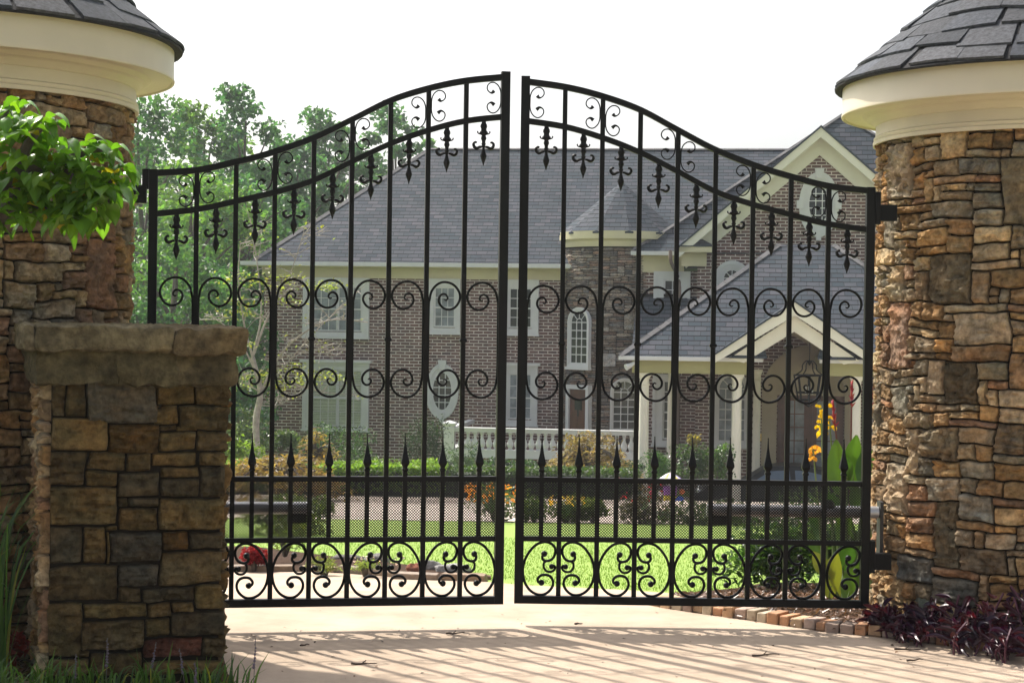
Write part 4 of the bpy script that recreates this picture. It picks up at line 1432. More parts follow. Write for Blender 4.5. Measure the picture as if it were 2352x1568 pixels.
# ---- hanging lantern (a thing of its own)
def lantern():
    d = dP + 2.2
    x, z = L(1858, 922, d); k = (H.x(1908, d) - H.x(1808, d)) / 100
    w0, w1 = 25 * k, 35 * k; zt_ = L(1858, 838, d)[1]; h = zt_ - z
    p = H.O + H.ex * x + H.ey * d
    t = empty('hanging_lantern', (p.x, p.y, z + HZ), TH)
    tag(t, 'black iron cage lantern hanging in the porch gable before the entrance', 'lantern')
    m = MB()
    for a in range(8):
        c, s = cos(pi / 4 * a), sin(pi / 4 * a)
        m.tube([(w0 * c, w0 * s, .05), (w1 * c, w1 * s, h * .72)], .022, 5)
    for r_, zz in ((w0, .05), (w1, h * .72), (w0 * 1.2, h * .25)):
        m.tube([(r_ * cos(pi * j / 8), r_ * sin(pi * j / 8), zz) for j in range(17)], .022, 5)
    for a in range(4):
        c, s = cos(pi / 2 * a), sin(pi / 2 * a); m.tube([(w0 * c, w0 * s, .05), (0, 0, -.14)], .016, 5)
    m.build('cage', M['iron'], t)
    m = MB()
    for a in range(4):
        c, s = cos(pi / 2 * a + .4), sin(pi / 2 * a + .4)
        m.tube(crom([(w1 * c, w1 * s, h * .72), (w1 * .55 * c, w1 * .55 * s, h * .86), (w1 * .5 * c, w1 * .5 * s, h), (w1 * .2 * c, w1 * .2 * s, h * 1.12), (0, 0, h * 1.0)], 4), .018, 5)
    m.build('scrollwork', M['iron'], t)
    m = MB(); m.tube([(0, 0, h), (0, 0, h + 1.1)], .014, 5); m.build('chain', M['iron'], t)
    m = MB()
    for a in range(4):
        c, s = cos(pi / 2 * a), sin(pi / 2 * a); m.tube([(.09 * c, .09 * s, .2), (.09 * c, .09 * s, .42)], .022, 6)
    m.build('candle', M['trim'], t)


lantern()


# ---- terrace balustrade
def balustrade():
    d = -5.6
    x0, zt_ = L(1033, 968, d)
    x1 = L(1470, 985, d)[0]
    z_rail = L(1250, 986, d)[1]; z_rb = L(1250, 995, d)[1]; z_b1 = L(1250, 1035, d)[1]; z_b0 = L(1250, 1052, d)[1]
    p = H.O + H.ex * x0 + H.ey * d
    t = empty('balustrade', (p.x, p.y, HZ), TH)
    tag(t, 'white balustrade with turned balusters and a capped newel post before the turret door', 'balustrade')
    X1 = x1 - x0
    m = MB(); m.box(.15, X1, -.11, .11, z_rb, z_rail); m.box(.15, X1, -.14, .14, z_rail - .03, z_rail + .015)
    m.box(-.1, .1, .2, 4.4, z_rb, z_rail)
    m.build('handrail', M['trim'], t)
    m = MB(); m.box(.15, X1, -.12, .12, z_b0, z_b1); m.box(.15, X1, -.15, .15, z_b0 - .02, z_b0 + .02); m.box(-.12, .12, .2, 4.4, z_b0, z_b1); m.build('base_rail', M['trim'], t)
    m = MB(); w = .155; m.box(-w, w, -w, w, 0, zt_ - .12); m.box(-w - .02, w + .02, -w - .02, w + .02, zt_ - .22, zt_ - .18)
    m.lathe([(w * 1.45, zt_ - .12), (w * 1.75, zt_ - .07), (w * 1.75, zt_ - .03), (.02, zt_ + .04)], 4, a0=pi / 4)
    m.build('newel_post', M['trim'], t)
    hgt = z_rb - z_b1
    base = MB()
    prof = [(.072, 0), (.072, .04), (.05, .06), (.085, .12), (.098, .19), (.085, .27), (.045, .40), (.036, .47), (.055, .49), (.038, .51), (.06, .56), (.06, .62)]
    base.lathe([(r * .98, z * hgt / .62) for r, z in prof], 12)
    me = None
    sp = 16.3 * (H.x(1300, d) - H.x(1200, d)) / 100
    k = .34
    while k < X1 - .1:
        if me is None:
            o = base.build('baluster', M['trim'], t, smooth=50); me = o
        else:
            o = me.copy(); COL.objects.link(o); o.parent = t
        o.location = (k, 0, z_b1)
        k += sp
    # terrace slab in brick below
    q = empty('terrace_wall', (p.x, p.y, HZ), TH)
    m = MB(); m.box(-.2, X1, -.05, 5, 0, z_b0 - .03); m.build('brick_face', M['brick'], q)
    tag(q, 'low brick terrace wall carrying the white balustrade', 'wall')


balustrade()
# ================================================================== GROUND
def sheet(name, poly, dz, mat, label=None):
    """flat outline in x,y laid on the terrain dz above it"""
    bm = bmesh.new()
    vs = [bm.verts.new((x, y, 0)) for x, y in poly]
    bm.faces.new(vs)
    bmesh.ops.triangulate(bm, faces=bm.faces[:])
    for yb, _ in TERR[1:-1]:
        bmesh.ops.bisect_plane(bm, geom=bm.verts[:] + bm.edges[:] + bm.faces[:], plane_co=(0, yb, 0), plane_no=(0, 1, 0), dist=1e-4)
    for v in bm.verts: v.co.z = gz(v.co.y) + dz
    bmesh.ops.recalc_face_normals(bm, faces=bm.faces[:])
    for f in bm.faces:
        if f.normal.z < 0: f.normal_flip()
    me = bpy.data.meshes.new(name); bm.to_mesh(me); bm.free()
    me.materials.append(mat)
    o = bpy.data.objects.new(name, me); COL.objects.link(o)
    tag(o, label, kind='structure')
    return o


def in_poly(x, y, poly):
    c = False; j = len(poly) - 1
    for i in range(len(poly)):
        xi, yi = poly[i]; xj, yj = poly[j]
        if (yi > y) != (yj > y) and x < (xj - xi) * (y - yi) / (yj - yi) + xi: c = not c
        j = i
    return c


# lawn material: mown grass, fine mottling
gm, nt, b = new_mat('mown_lawn')
tc = nt.nodes.new('ShaderNodeTexCoord')
mp = nd(nt, 'ShaderNodeMapping'); mp.inputs['Scale'].default_value = (1, .35, 1)
nt.links.new(tc.outputs['Object'], mp.inputs[0])
n1 = nd(nt, 'ShaderNodeTexNoise', Scale=9.0, Detail=8, Roughness=.75); nt.links.new(mp.outputs[0], n1.inputs['Vector'])
n2 = nd(nt, 'ShaderNodeTexNoise', Scale=.5, Detail=3); nt.links.new(tc.outputs['Object'], n2.inputs['Vector'])
n3 = nd(nt, 'ShaderNodeTexNoise', Scale=90, Detail=4); nt.links.new(tc.outputs['Object'], n3.inputs['Vector'])
c = mixc(nt, n1.outputs['Fac'], (.15, .26, .022), (.27, .40, .05))
c = mixc(nt, n2.outputs['Fac'], c, (.26, .38, .05))
nt.links.new(c, b.inputs['Base Color'])
b.inputs['Roughness'].default_value = .8; b.inputs['Specular IOR Level'].default_value = .2
b.inputs['Sheen Weight'].default_value = .15
bp = nd(nt, 'ShaderNodeBump', Strength=.6, Distance=.03); nt.links.new(n3.outputs['Fac'], bp.inputs['Height']); nt.links.new(bp.outputs[0], b.inputs['Normal'])
M['lawn'] = gm

sheet('lawn_ground', [(-700, -60), (700, -60), (700, 1400), (-700, 1400)], 0, gm)

G = lambda px, py: (lambda p: (p.x, p.y))(ground(px, py))
kerb = [G(2440, 1520), G(2350, 1508), G(2250, 1497), G(2120, 1480), G(1992, 1463), G(1900, 1454), G(1825, 1445), G(1705, 1425), G(1580, 1408), G(1500, 1394)]
lawn_front = [G(1545, 1364), G(1440, 1357), G(1300, 1350), G(1199, 1345), G(1150, 1341)]
edge_l = [G(1116, 1338), G(970, 1333), G(870, 1324.6), G(787, 1318), G(688, 1315), G(588, 1315), G(300, 1318), (-7, 12.6)]
left_side = [(-7, 11.6), (-3.0, 11.5), (-2.1, 10.3), (-1.55, 9.4), (-1.40, 8.7), (-1.27, 8.3), (-1.05, 7.6), (-1.0, 6), (-2.2, 3), (-6, -3), (-9, -8)]
drive = kerb + lawn_front + edge_l + left_side + [(14, -8), (9, 0), (5.5, 5), (4.6, 8.2)]
sheet('driveway', drive, .006, M['concrete'])
# mulched beds
bed_r = kerb[::-1] + [(4.6, 8.2), (9, 6), (9, 13.2), G(1760, 1340), G(1700, 1353), G(1600, 1363), G(1545, 1364)]
sheet('mulch_bed', bed_r, .012, M['soil'])
bed_l = left_side[::-1] + [(-12, 13), (-14, 0), (-12, -8)]
bed_l = left_side[::-1] + [(-14, 11.6), (-14, -8)]
sheet('garden_bed', bed_l, .010, M['soil'])
# back drive and the court before the house
sheet('back_drive', [(-20, 25.3), (-9, 24.6), (2.0, 24.4), (5.0, 25.4), (10, 28.0), (16, 33), (30, 36), (30, 50), (4.0, 52), (5.6, 38), (2.2, 32.2), (-2.5, 31.0), (-20, 31.2)], .007, M['road'])
# bed strip along the left edging
edge_back = [G(1116, 1330), G(1060, 1316), G(940, 1300), G(800, 1285), G(700, 1272), G(588, 1258), G(300, 1250)]
sheet('flower_bed', edge_l[:-1] + edge_back[::-1], .013, M['soil'])

# ---- short grass blades where the lawn comes closest
nrg = np.random.default_rng(2)
n = 52000
gx_ = nrg.uniform(-3.6, 5.2, n); gy_ = 11.3 + 8.5 * nrg.uniform(0, 1, n) ** 1.5
lawn_poly = lawn_front[::-1] + [edge_back[0], edge_back[2], edge_back[4], edge_back[6], (-6, 19), (6, 22), (6, 12.9), G(1760, 1340), G(1700, 1353), G(1600, 1363)]
ok = np.array([in_poly(a, b_, lawn_poly) for a, b_ in zip(gx_, gy_)])
gx_ = gx_[ok]; gy_ = gy_[ok]; n = len(gx_)
ang = nrg.uniform(0, 2 * pi, n); ln = nrg.uniform(.012, .027, n); tl = nrg.uniform(.15, .75, n)
bx = np.cos(ang) * .0035; by = np.sin(ang) * .0035
z0 = np.array([gz(v) for v in gy_])
lean = np.stack([np.cos(ang + 1.3) * ln * tl, np.sin(ang + 1.3) * ln * tl, ln], 1)
B0 = np.stack([gx_, gy_, z0], 1); off = np.stack([bx, by, 0 * bx], 1)
V = np.stack([B0 - off, B0 + off, B0 + lean], 1).reshape(-1, 3)
o = npmesh('lawn_grass', V, (np.arange(n)[:, None] * 3 + np.array([[0, 1, 2]])), np.repeat(varcol(nrg, n, (.165, .275, .03), .16, .06), 3, axis=0), M['blade'])
tag(o, 'short mown grass blades on the near part of the lawn', 'grass', kind='stuff')

# ---- brick edging: one run of bricks set on edge
def brick_run(name, line, h, wlen, dep, label, cols, seed, lift=0.0):
    rng = random.Random(seed)
    P = [Vector((x, y, 0)) for x, y in line]
    m = MB(); carry = 0
    for a, b_ in zip(P, P[1:]):
        T = (b_ - a); Ln = T.length; T.normalize(); N = Vector((T.y, -T.x, 0))      # to the bed side
        s = carry
        while s < Ln:
            w = wlen * rng.uniform(.85, 1.12)
            c = a + T * (s + w / 2)
            z = gz(c.y); hh = h * rng.uniform(.85, 1.15); jt = rng.uniform(-.010, .010); an = rng.uniform(-.05, .05)
            T2 = Matrix.Rotation(an, 3, 'Z') @ T; N2 = Vector((T2.y, -T2.x, 0))
            col = rng.choice(cols); f = rng.uniform(.8, 1.2)
            vs = []
            for (du, dv, zz) in [(-1, 0, 0), (1, 0, 0), (1, 1, 0), (-1, 1, 0), (-1, 0, 1), (1, 0, 1), (1, 1, 1), (-1, 1, 1)]:
                e = .93 if zz else 1
                p = c + T2 * du * (w / 2 - .003) * e + N2 * (jt + dv * dep * (1 if not zz else .97) + (.006 if zz and not dv else 0))
                vs.append((p.x, p.y, z - .03 + (hh + .03) * zz + rng.uniform(-.004, .004) * zz))
            m.add(vs, [(0, 1, 5, 4), (1, 2, 6, 5), (2, 3, 7, 6), (3, 0, 4, 7), (4, 5, 6, 7)], tuple(x * f for x in col))
            s += w
        carry = s - Ln
    o = m.build(name, M['kerbstone'])
    bv = o.modifiers.new('soft_edges', 'BEVEL'); bv.width = .007; bv.segments = 2
    tag(o, label, 'edging')
    return o


brick_run('brick_edging', kerb, .062, .082, .15, 'low edging of tan and red bricks along the mulch bed at the drive', [(.42, .22, .115), (.45, .28, .16), (.40, .33, .24), (.33, .24, .19), (.48, .33, .20)], 4)
brick_run('stone_edging', edge_l[:-1], .05, .34, .10, 'thin brown edging along the flower bed left of the lawn', [(.30, .21, .14), (.26, .19, .13), (.22, .17, .13)], 6)

# loose rocks at the end of the left bed
def rock(name, p, s, col, seed, label):
    m = MB(); n = 14; k = 9
    rng = random.Random(seed); o = Vector((seed * 3.1, seed * 1.3, 0))
    prof = []
    vs = []; cs = []
    for i in range(k + 1):
        th = pi * i / k
        for j in range(n):
            a = 2 * pi * j / n
            d = Vector((sin(th) * cos(a), sin(th) * sin(a), cos(th)))
            q = Vector([abs(c) ** .75 * (1 if c > 0 else -1) for c in d])
            r = 1 + .34 * noise.noise(d * 1.6 + o) + .20 * noise.noise(d * 3.5 + o)
            vs.append((q.x * s[0] * r, q.y * s[1] * r, q.z * s[2] * r))
            f = 1 + .3 * noise.noise(d * 3 + o)
            cs.append(tuple(c * f for c in col))
    fs = [(i * n + j, i * n + (j + 1) % n, (i + 1) * n + (j + 1) % n, (i + 1) * n + j) for i in range(k) for j in range(n)]
    m.add(vs, [f[::-1] for f in fs], cs)
    ob = m.build(name, M['stone'], smooth=True)
    ob.location = p
    tag(ob, label, 'rock', 'rocks in the flower bed by the lawn')
    return ob


for k, (px, py, s, col, lab) in enumerate([
        (1085, 1331, (.20, .09, .05), (.20, .13, .09), 'long brown rock at the very end of the flower bed, on the drive edge'),
        (1040, 1316, (.19, .10, .07), (.36, .35, .34), 'pale grey flat rock next to the long brown rock'),
        (985, 1311, (.13, .10, .09), (.30, .29, .28), 'grey rock in the middle of the flower bed rocks'),
        (950, 1316, (.08, .07, .08), (.28, .11, .07), 'reddish rock among the grey rocks of the flower bed'),
        (868, 1292, (.15, .10, .07), (.22, .21, .20), 'dark grey rock near the low weeds of the flower bed'),
        (800, 1286, (.20, .10, .05), (.13, .12, .11), 'flat dark rock in the flower bed closest to the red bush')]):
    p = ground(px, py); s = tuple(q * .72 for q in s); rock('rock', (p.x, p.y, p.z + s[2] * .4), s, col, 11 + k, lab)
p = ground(2150, 1452)
tag(rock('rock', (p.x - .02, p.y - .12, .13), (.13, .10, .16), (.20, .22, .17), 33, ''), 'greenish grey rock leaning at the foot of the right pillar', 'rock')

# ---- mulch chips and fallen bits
nr = np.random.default_rng(5)


def scatter(poly, n, rng):
    xs = [p[0] for p in poly]; ys = [p[1] for p in poly]; out = []
    while len(out) < n:
        x = rng.uniform(min(xs), max(xs)); y = rng.uniform(min(ys), max(ys))
        if in_poly(x, y, poly): out.append((x, y))
    return out


rng = random.Random(9)
mul = [p for p in [(1.0, 10.9), (2.1, 10.1), (2.25, 9.9), (4.2, 9.2), (4.6, 13.0), (1.6, 11.9)]]
mulpoly = kerb[2:][::-1] + [(3.9, 9.0), (4.3, 9.4), (4.3, 12.6), (1.9, 12.4), (1.15, 11.6)]
C = np.array([(x, y, gz(y) + .018 + rng.uniform(0, .035)) for x, y in scatter(mulpoly, 9000, rng)])
mo = leaf_cloud('mulch', C, nr.uniform(.03, .085, len(C)), varcol(nr, len(C), (.17, .095, .06), .6, .1), M['dark_leaf'], None, nr, up=1.2, aspect=.28, fold=.1)
tag(mo, kind='stuff', label='brown shredded mulch behind the brick edging', cat='mulch')
lp = [(-3.4, 6.9), (-1.15, 6.9), (-1.4, 8.0), (-1.7, 9.3), (-3.2, 9.3)]
C = np.array([(x, y, .018 + rng.uniform(0, .03)) for x, y in scatter(lp, 3500, rng)])
mo = leaf_cloud('leaf_litter', C, nr.uniform(.03, .08, len(C)), varcol(nr, len(C), (.12, .06, .04), .6, .2), M['dark_leaf'], None, nr, up=1.2, aspect=.4, fold=.1)
tag(mo, kind='stuff', label='brown leaf litter on the bed beside the low pier', cat='litter')


def twig(px, py, L_, ang, label, br=1):
    L_ *= .75
    p = ground(px, py); t = MB(); r2 = random.Random(int(px * 3))
    pts = [(p.x + cos(ang) * L_ * (k / 5 - .5) + r2.uniform(-.006, .006), p.y + sin(ang) * L_ * (k / 5 - .5) + r2.uniform(-.01, .01), p.z + .014 + r2.uniform(0, .006)) for k in range(6)]
    t.tube(pts, lambda q: .0055 * (1.1 - q * .6), 5, (.07, .045, .03))
    for b_ in range(br):
        q = pts[2 + b_]; t.tube([q, (q[0] + cos(ang + .7) * L_ * .25, q[1] + sin(ang + .7) * L_ * .25, q[2] + .012)], .0035, 4, (.07, .045, .03))
    o = t.build('twig', M['vcol']); tag(o, label, 'twig', 'twigs lying on the driveway'); return o


for a in [(2085, 1497, .19, .1, 'thick dark twig on the drive near the purple plants'), (2100, 1521, .13, .2, 'small dark twig on the drive just below the thick twig', 0),
          (1045, 1460, .16, .25, 'short twig on the gate shadow left of the gap between the leaves'), (835, 1530, .18, .1, 'twig lying on the left part of the drive near the pier shadow'),
          (1690, 1420, .10, .1, 'thin twig on the drive below the brick edging', 0), (1760, 1510, .22, .3, 'long thin pale twig among the shadows in front of the right gate leaf'),
          (700, 1487, .07, .3, 'tiny twig on the drive close to the low pier', 0), (1330, 1438, .06, .0, 'tiny dark twig at the start of the gate shadow', 0)]:
    twig(a[0], a[1], a[2], a[3], a[4], *(a[5:6]))
# scattered specks and crumbs on the concrete
pts = []
for _ in range(260):
    px, py = rng.uniform(560, 2340), 1395 + 170 * rng.random() ** .8
    p = ground(px, py)
    if in_poly(p.x, p.y, drive): pts.append((p.x, p.y, p.z + .010))
pts = np.array(pts)
o = leaf_cloud('leaf_crumbs', pts, nr.uniform(.006, .032, len(pts)), varcol(nr, len(pts), (.13, .08, .05), .6, .2), M['dark_leaf'], None, nr, up=2.5, aspect=.5, fold=.1)
tag(o, 'dry leaf crumbs scattered over the concrete drive', 'litter', kind='stuff')

# ================================================================== SMALL BUILT THINGS
p = ground(1990, 1390)
t = empty('utility_box', (2.47, 11.2, 0)); tag(t, 'pale grey post with a dark green lid between the gate and the right pillar', 'utility box')
m = MB(); m.box(-.05, .06, -.05, .05, 0, .36); m.box(-.06, .07, -.06, .06, .36, .40); m.build('post', M['steel'], t)
m = MB(); m.box(-.06, .06, .10, .24, .0, .62); m.build('cabinet', pm('green_cabinet_paint', (.05, .09, .07), rough=.5), t)

# ---- car under the porch
def car():
    d = dP + 2.6
    x0 = L(1590, 1100, d)[0]; x1 = x0 + 4.75
    zt_ = L(1770, 1064, d)[1]
    p = H.O + H.ex * x0 + H.ey * d
    t = empty('parked_car', (p.x, p.y, HZ + zt_ - 1.42), TH)
    tag(t, 'dark blue sedan parked under the porch behind the white columns', 'car')
    Ln = 4.75; Wd = .88
    lower = [(0, .34), (.05, .62), (.5, .80), (1.45, .93), (2.2, .98), (3.8, .99), (4.45, .95), (4.72, .80), (4.75, .40), (4.6, .24), (.15, .22)]
    m = MB()
    def shell(poly, w0, w1, m):
        n = len(poly); vs = []
        for y, k in ((-w0, .985), (-w1, 1), (w1, 1), (w0, .985)):
            pass
        rings = [(-Wd, .90), (-Wd * .96, .97), (-Wd * .6, 1.0), (Wd * .6, 1.0), (Wd * .96, .97), (Wd, .90)]
        cx = sum(q[0] for q in poly) / n; cz = sum(q[1] for q in poly) / n
        for y, k in rings:
            vs += [(cx + (x - cx) * k, y * w0, cz + (z - cz) * (k + (1 - k) * .3)) for x, z in poly]
        fs = [tuple(range(n)), tuple(range(6 * n - 1, 5 * n - 1, -1))]
        for r in range(5):
            fs += [(r * n + i, (r + 1) * n + i, (r + 1) * n + (i + 1) % n, r * n + (i + 1) % n) for i in range(n)]
        m.add(vs, fs)
    shell(lower, 1, 1, m)
    cab = [(1.35, .92), (2.05, 1.36), (2.5, 1.42), (3.1, 1.41), (3.65, 1.30), (4.25, .96)]
    vs = []; n = len(cab)
    hw = lambda z: .80 - (z - .95) * .42
    for s in (-1, 1):
        vs += [(x, s * hw(z), z) for x, z in cab]
    fs = [tuple(range(n)), tuple(range(2 * n - 1, n - 1, -1))]
    for r in range(1): fs += [(r * n + i, (r + 1) * n + i, (r + 1) * n + (i + 1) % n, r * n + (i + 1) % n) for i in range(n)]
    m.add(vs, fs)
    b_ = m.build('body', M['carpaint'], t, smooth=35)
    for s in (-1, 1):
        m = MB()
        w = [(1.70, .98), (2.14, 1.265), (2.66, 1.30), (2.69, .98)]; w2 = [(2.83, .98), (2.81, 1.30), (3.10, 1.285), (3.52, 1.20), (3.85, 1.0)]
        for q in (w, w2):
            f = lambda z: s * (hw(z) + .008)
            m.add([(x, f(z), z) for x, z in q], [tuple(range(len(q)))])
        m.build('side_window', M['carglass'], b_)
        for wx in (.92, 3.72):
            m = MB(); m.lathe([(.20, -.10), (.32, -.10), (.335, -.05), (.335, .05), (.32, .10), (.20, .10)], 24)
            m.xf(Matrix.Translation((wx, s * .80, .33)) @ Matrix.Rotation(pi / 2, 4, 'X')); w_ = m.build('wheel', M['tyre'], t, smooth=40)
            m = MB(); m.lathe([(.02, .07), (.21, .06), (.21, -.06), (.02, -.07)], 16); m.xf(Matrix.Translation((wx, s * .80, .33)) @ Matrix.Rotation(pi / 2, 4, 'X')); m.build('rim', M['chrome'], w_, smooth=40)
        m = MB(); m.ball((.22, s * .62, .66), .11, 10, 6); m.build('headlight', M['chrome'], t, smooth=True)
    m = MB(); m.box(1.0, 3.7, -Wd - .012, -Wd + .01, .30, .34); m.build('sill_trim', M['chrome'], t)


car()


# ---- striped party stand
def stand():
    Y = 37.0
    q = at(1540, 1084, Y); g0 = gz(Y)
    t = empty('party_stand', (q.x, Y, g0)); tag(t, 'little purple and yellow striped canopy stand with red and blue balls near the porch', 'garden decoration')
    h = q.z - g0
    m = MB(); n = 16
    for k in range(n):
        a0, a1 = 2 * pi * k / n, 2 * pi * (k + 1) / n
        col = [(.50, .36, .72), (.80, .70, .12), (.75, .70, .80)][k % 3]
        m.add([(.27 * cos(a0), .27 * sin(a0), h - .16), (.27 * cos(a1), .27 * sin(a1), h - .16), (.10 * cos(a1), .10 * sin(a1), h - .04), (0.0, 0, h), (.10 * cos(a0), .10 * sin(a0), h - .04)], [(0, 1, 2, 3, 4)], col)
    m.build('canopy', M['vcol'], t)
    m = MB(); m.tube([(0, 0, 0), (0, 0, h - .05)], .025, 8, (.6, .6, .6)); m.build('pole', M['vcol'], t)
    m = MB(); m.lathe([(.14, h - .48), (.15, h - .30)], 14, col=(.33, .12, .45)); m.lathe([(.15, h - .70), (.14, h - .49)], 14, col=(.70, .58, .06)); m.build('drum', M['vcol'], t, smooth=40)
    for (x, z, r, c_) in ((.19, -.58, .09, (.05, .13, .62)), (.16, -.74, .09, (.62, .06, .03)), (.24, -.40, .06, (.75, .20, .05)), (-.22, -.45, .05, (.75, .75, .72)), (-.40, -.42, .06, (.55, .03, .08))):
        m = MB(); m.ball((x, -.12, h + z), r, 12, 8, c_); m.build('ball', M['vcol'], t, smooth=True)


stand()
# ================================================================== PLANTS
NR = np.random.default_rng(21)
RG = random.Random(77)


def tree(name, x, y, hgt, crown, trunk_r, col, n, size, label, seed, cat='tree', group=None, tz=None, limbs=7, mat='leaf', bark='bark', v=.3, aspect=.6, lo=.3, n_blob=26, br=(.14, .24)):
    """crown = half width; leaf clumps hang on limbs that start along the trunk"""
    rng = random.Random(seed); nr = np.random.default_rng(seed)
    z = gz(y) if tz is None else tz
    col = (col[0] * .76, col[1] * .90, col[2] * 1.2)  # distant haze painted in: leaf colour shifted towards blue
    t = empty(name, (x, y, z)); tag(t, label, cat, group)
    m = MB()
    lean = Vector((rng.uniform(-.04, .04), rng.uniform(-.04, .04), 1))
    P = [Vector((lean.x * hgt * k / 8 + rng.uniform(-.1, .1) * k / 8, lean.y * hgt * k / 8 + rng.uniform(-.1, .1) * k / 8, hgt * .92 * k / 8)) for k in range(9)]
    m.tube(P, lambda q: trunk_r * (1.15 - q) + .015, 8)
    blobs = []
    for k in range(n_blob):
        f = lo + (1 - lo) * (k + .5) / n_blob
        zc_ = hgt * f
        prof = sin(pi * min(1, max(.06, (f - lo) / (1 - lo) * .86 + .10))) ** .6
        a = k * 2.4 + rng.uniform(-.5, .5)
        rr = crown * prof * sqrt(rng.uniform(.12, 1.0))
        br_ = crown * rng.uniform(*br) * 1.45
        c = Vector((rr * cos(a) + lean.x * zc_, rr * sin(a) + lean.y * zc_, zc_))
        blobs.append((c.x, c.y, c.z, br_, br_, br_ * rng.uniform(.55, .9)))
        i = min(7, max(1, int((f - .12) * 8)))
        s = P[i]
        if k % max(1, n_blob // limbs) == 0 or rr > crown * .5:
            mid = s.lerp(c, .5) + Vector((0, 0, .06 * hgt * rng.uniform(.2, 1)))
            m.tube(crom([s, mid, c], 4), lambda q: trunk_r * .34 * (1.1 - q) + .012, 5)
    m.build('trunk', M[bark], t, smooth=50)
    pts = blob_points(nr, blobs, n, .25)
    # thin out by a coarse noise so that gaps open
    keep = np.array([noise.noise(Vector(p) * (1.6 / max(.6, crown * .3)) + Vector((seed, 0, 0))) > (-.22 if tz is None and hgt > 9 else -.34) for p in pts])
    pts = pts[keep]
    clump = np.array([noise.noise(Vector(p) * .9 + Vector((0, seed, 0))) for p in pts])[:, None]
    c_ = varcol(nr, len(pts), col, v, .12) * (1 + .5 * clump)
    leaf_cloud('crown', pts, nr.uniform(size * .7, size * 1.3, len(pts)), np.clip(c_, .003, 1), M[mat], t, nr, up=.25, aspect=aspect)
    return t


# --- the wood left of and behind the house (every tree its own)
specs = [
    # px, top py, Y, half width, colour, label
    (345, 222, 66, 3.2, (.085, .165, .055), 'tall dense tree right beside the left pillar, highest at its top'),
    (470, 262, 74, 2.7, (.14, .21, .055), 'airy yellow green tree with open branches left of centre in the wood'),
    (585, 212, 72, 2.4, (.08, .16, .065), 'tall narrow tree whose tip stands alone above the gate rail'),
    (420, 395, 58, 2.8, (.15, .235, .05), 'bright green rounded tree low behind the first gate bars'),
    (660, 330, 78, 2.8, (.08, .155, .07), 'blue green tree behind the left slope of the house roof'),
    (735, 268, 84, 2.5, (.085, .16, .07), 'slim tree rising behind the left roof slope with a pointed top'),
    (545, 400, 62, 2.6, (.08, .16, .06), 'dark green tree behind the bare branches beside the house'),
    (815, 330, 88, 2.2, (.085, .15, .07), 'short tree just above the middle of the left roof slope'),
    (925, 262, 88, 2.6, (.09, .165, .075), 'round topped tree above the upper left end of the roof ridge'),
    (1010, 325, 90, 1.6, (.10, .17, .07), 'small treetop peeping over the left end of the roof ridge'),
    (300, 330, 80, 3.4, (.065, .14, .06), 'shaded tree behind the left pillar at the edge of the wood'),
    (390, 560, 52, 2.2, (.10, .18, .05), 'low leafy tree in front of the wood behind the hinge side of the gate'),
    (500, 620, 54, 2.2, (.08, .155, .055), 'low dark tree beside the house corner behind the pale branches'),
    (330, 690, 50, 2.0, (.075, .15, .05), 'low shadowy tree nearest the left pillar'),
    (450, 800, 48, 1.9, (.075, .15, .055), 'bushy young tree low behind the low stone pier'),
    (640, 470, 70, 2.4, (.075, .15, .065), 'dark tree directly behind the left corner of the house'),
]
for k, (px, py, Y, cw, col, lab) in enumerate(specs):
    q = at(px, py, Y); hgt = q.z - gz(Y)
    tree('leafy_tree', q.x, Y, hgt, cw, .17, col, 6800 if hgt > 8 else 4600, .27 * Y / 70, lab, 100 + k, group='trees of the wood beside the house', lo=.12 if py > 380 else .2, n_blob=34)

# understorey mass between the trunks
pts = []
for _ in range(26000):
    px = RG.uniform(200, 640); Y = RG.uniform(66, 92); q = at(px, 900, Y)
    pts.append((q.x, Y, gz(Y) + RG.uniform(0, 1) ** 1.2 * 9.5))
pts = np.array(pts)
keep = np.array([noise.noise(Vector(p) * .5) > -.15 for p in pts]); pts = pts[keep]
o = leaf_cloud('undergrowth', pts, NR.uniform(.22, .45, len(pts)), varcol(NR, len(pts), (.036, .080, .048), .35, .1), M['leaf'], None, NR, up=.3, aspect=.7)
tag(o, 'dense green undergrowth filling the wood between the trunks', 'undergrowth', kind='stuff')


pts = np.stack([NR.uniform(-75, 75, 30000), NR.uniform(98, 116, 30000), np.zeros(30000)], 1)
top = np.array([6.5 + 2.6 * noise.noise(Vector((p[0] * .13, p[1] * .1, 3))) + 1.2 * noise.noise(Vector((p[0] * .5, p[1] * .3, 9))) for p in pts])
pts[:, 2] = -3.4 + top * NR.uniform(0, 1, 30000) ** .8
o = leaf_cloud('far_woods', pts, NR.uniform(.45, .9, len(pts)), varcol(NR, len(pts), (.045, .09, .055), .35, .1), M['leaf'], None, NR, up=.3, aspect=.7)
tag(o, 'hazy far off wood behind the trees and the house', 'woods', kind='stuff')


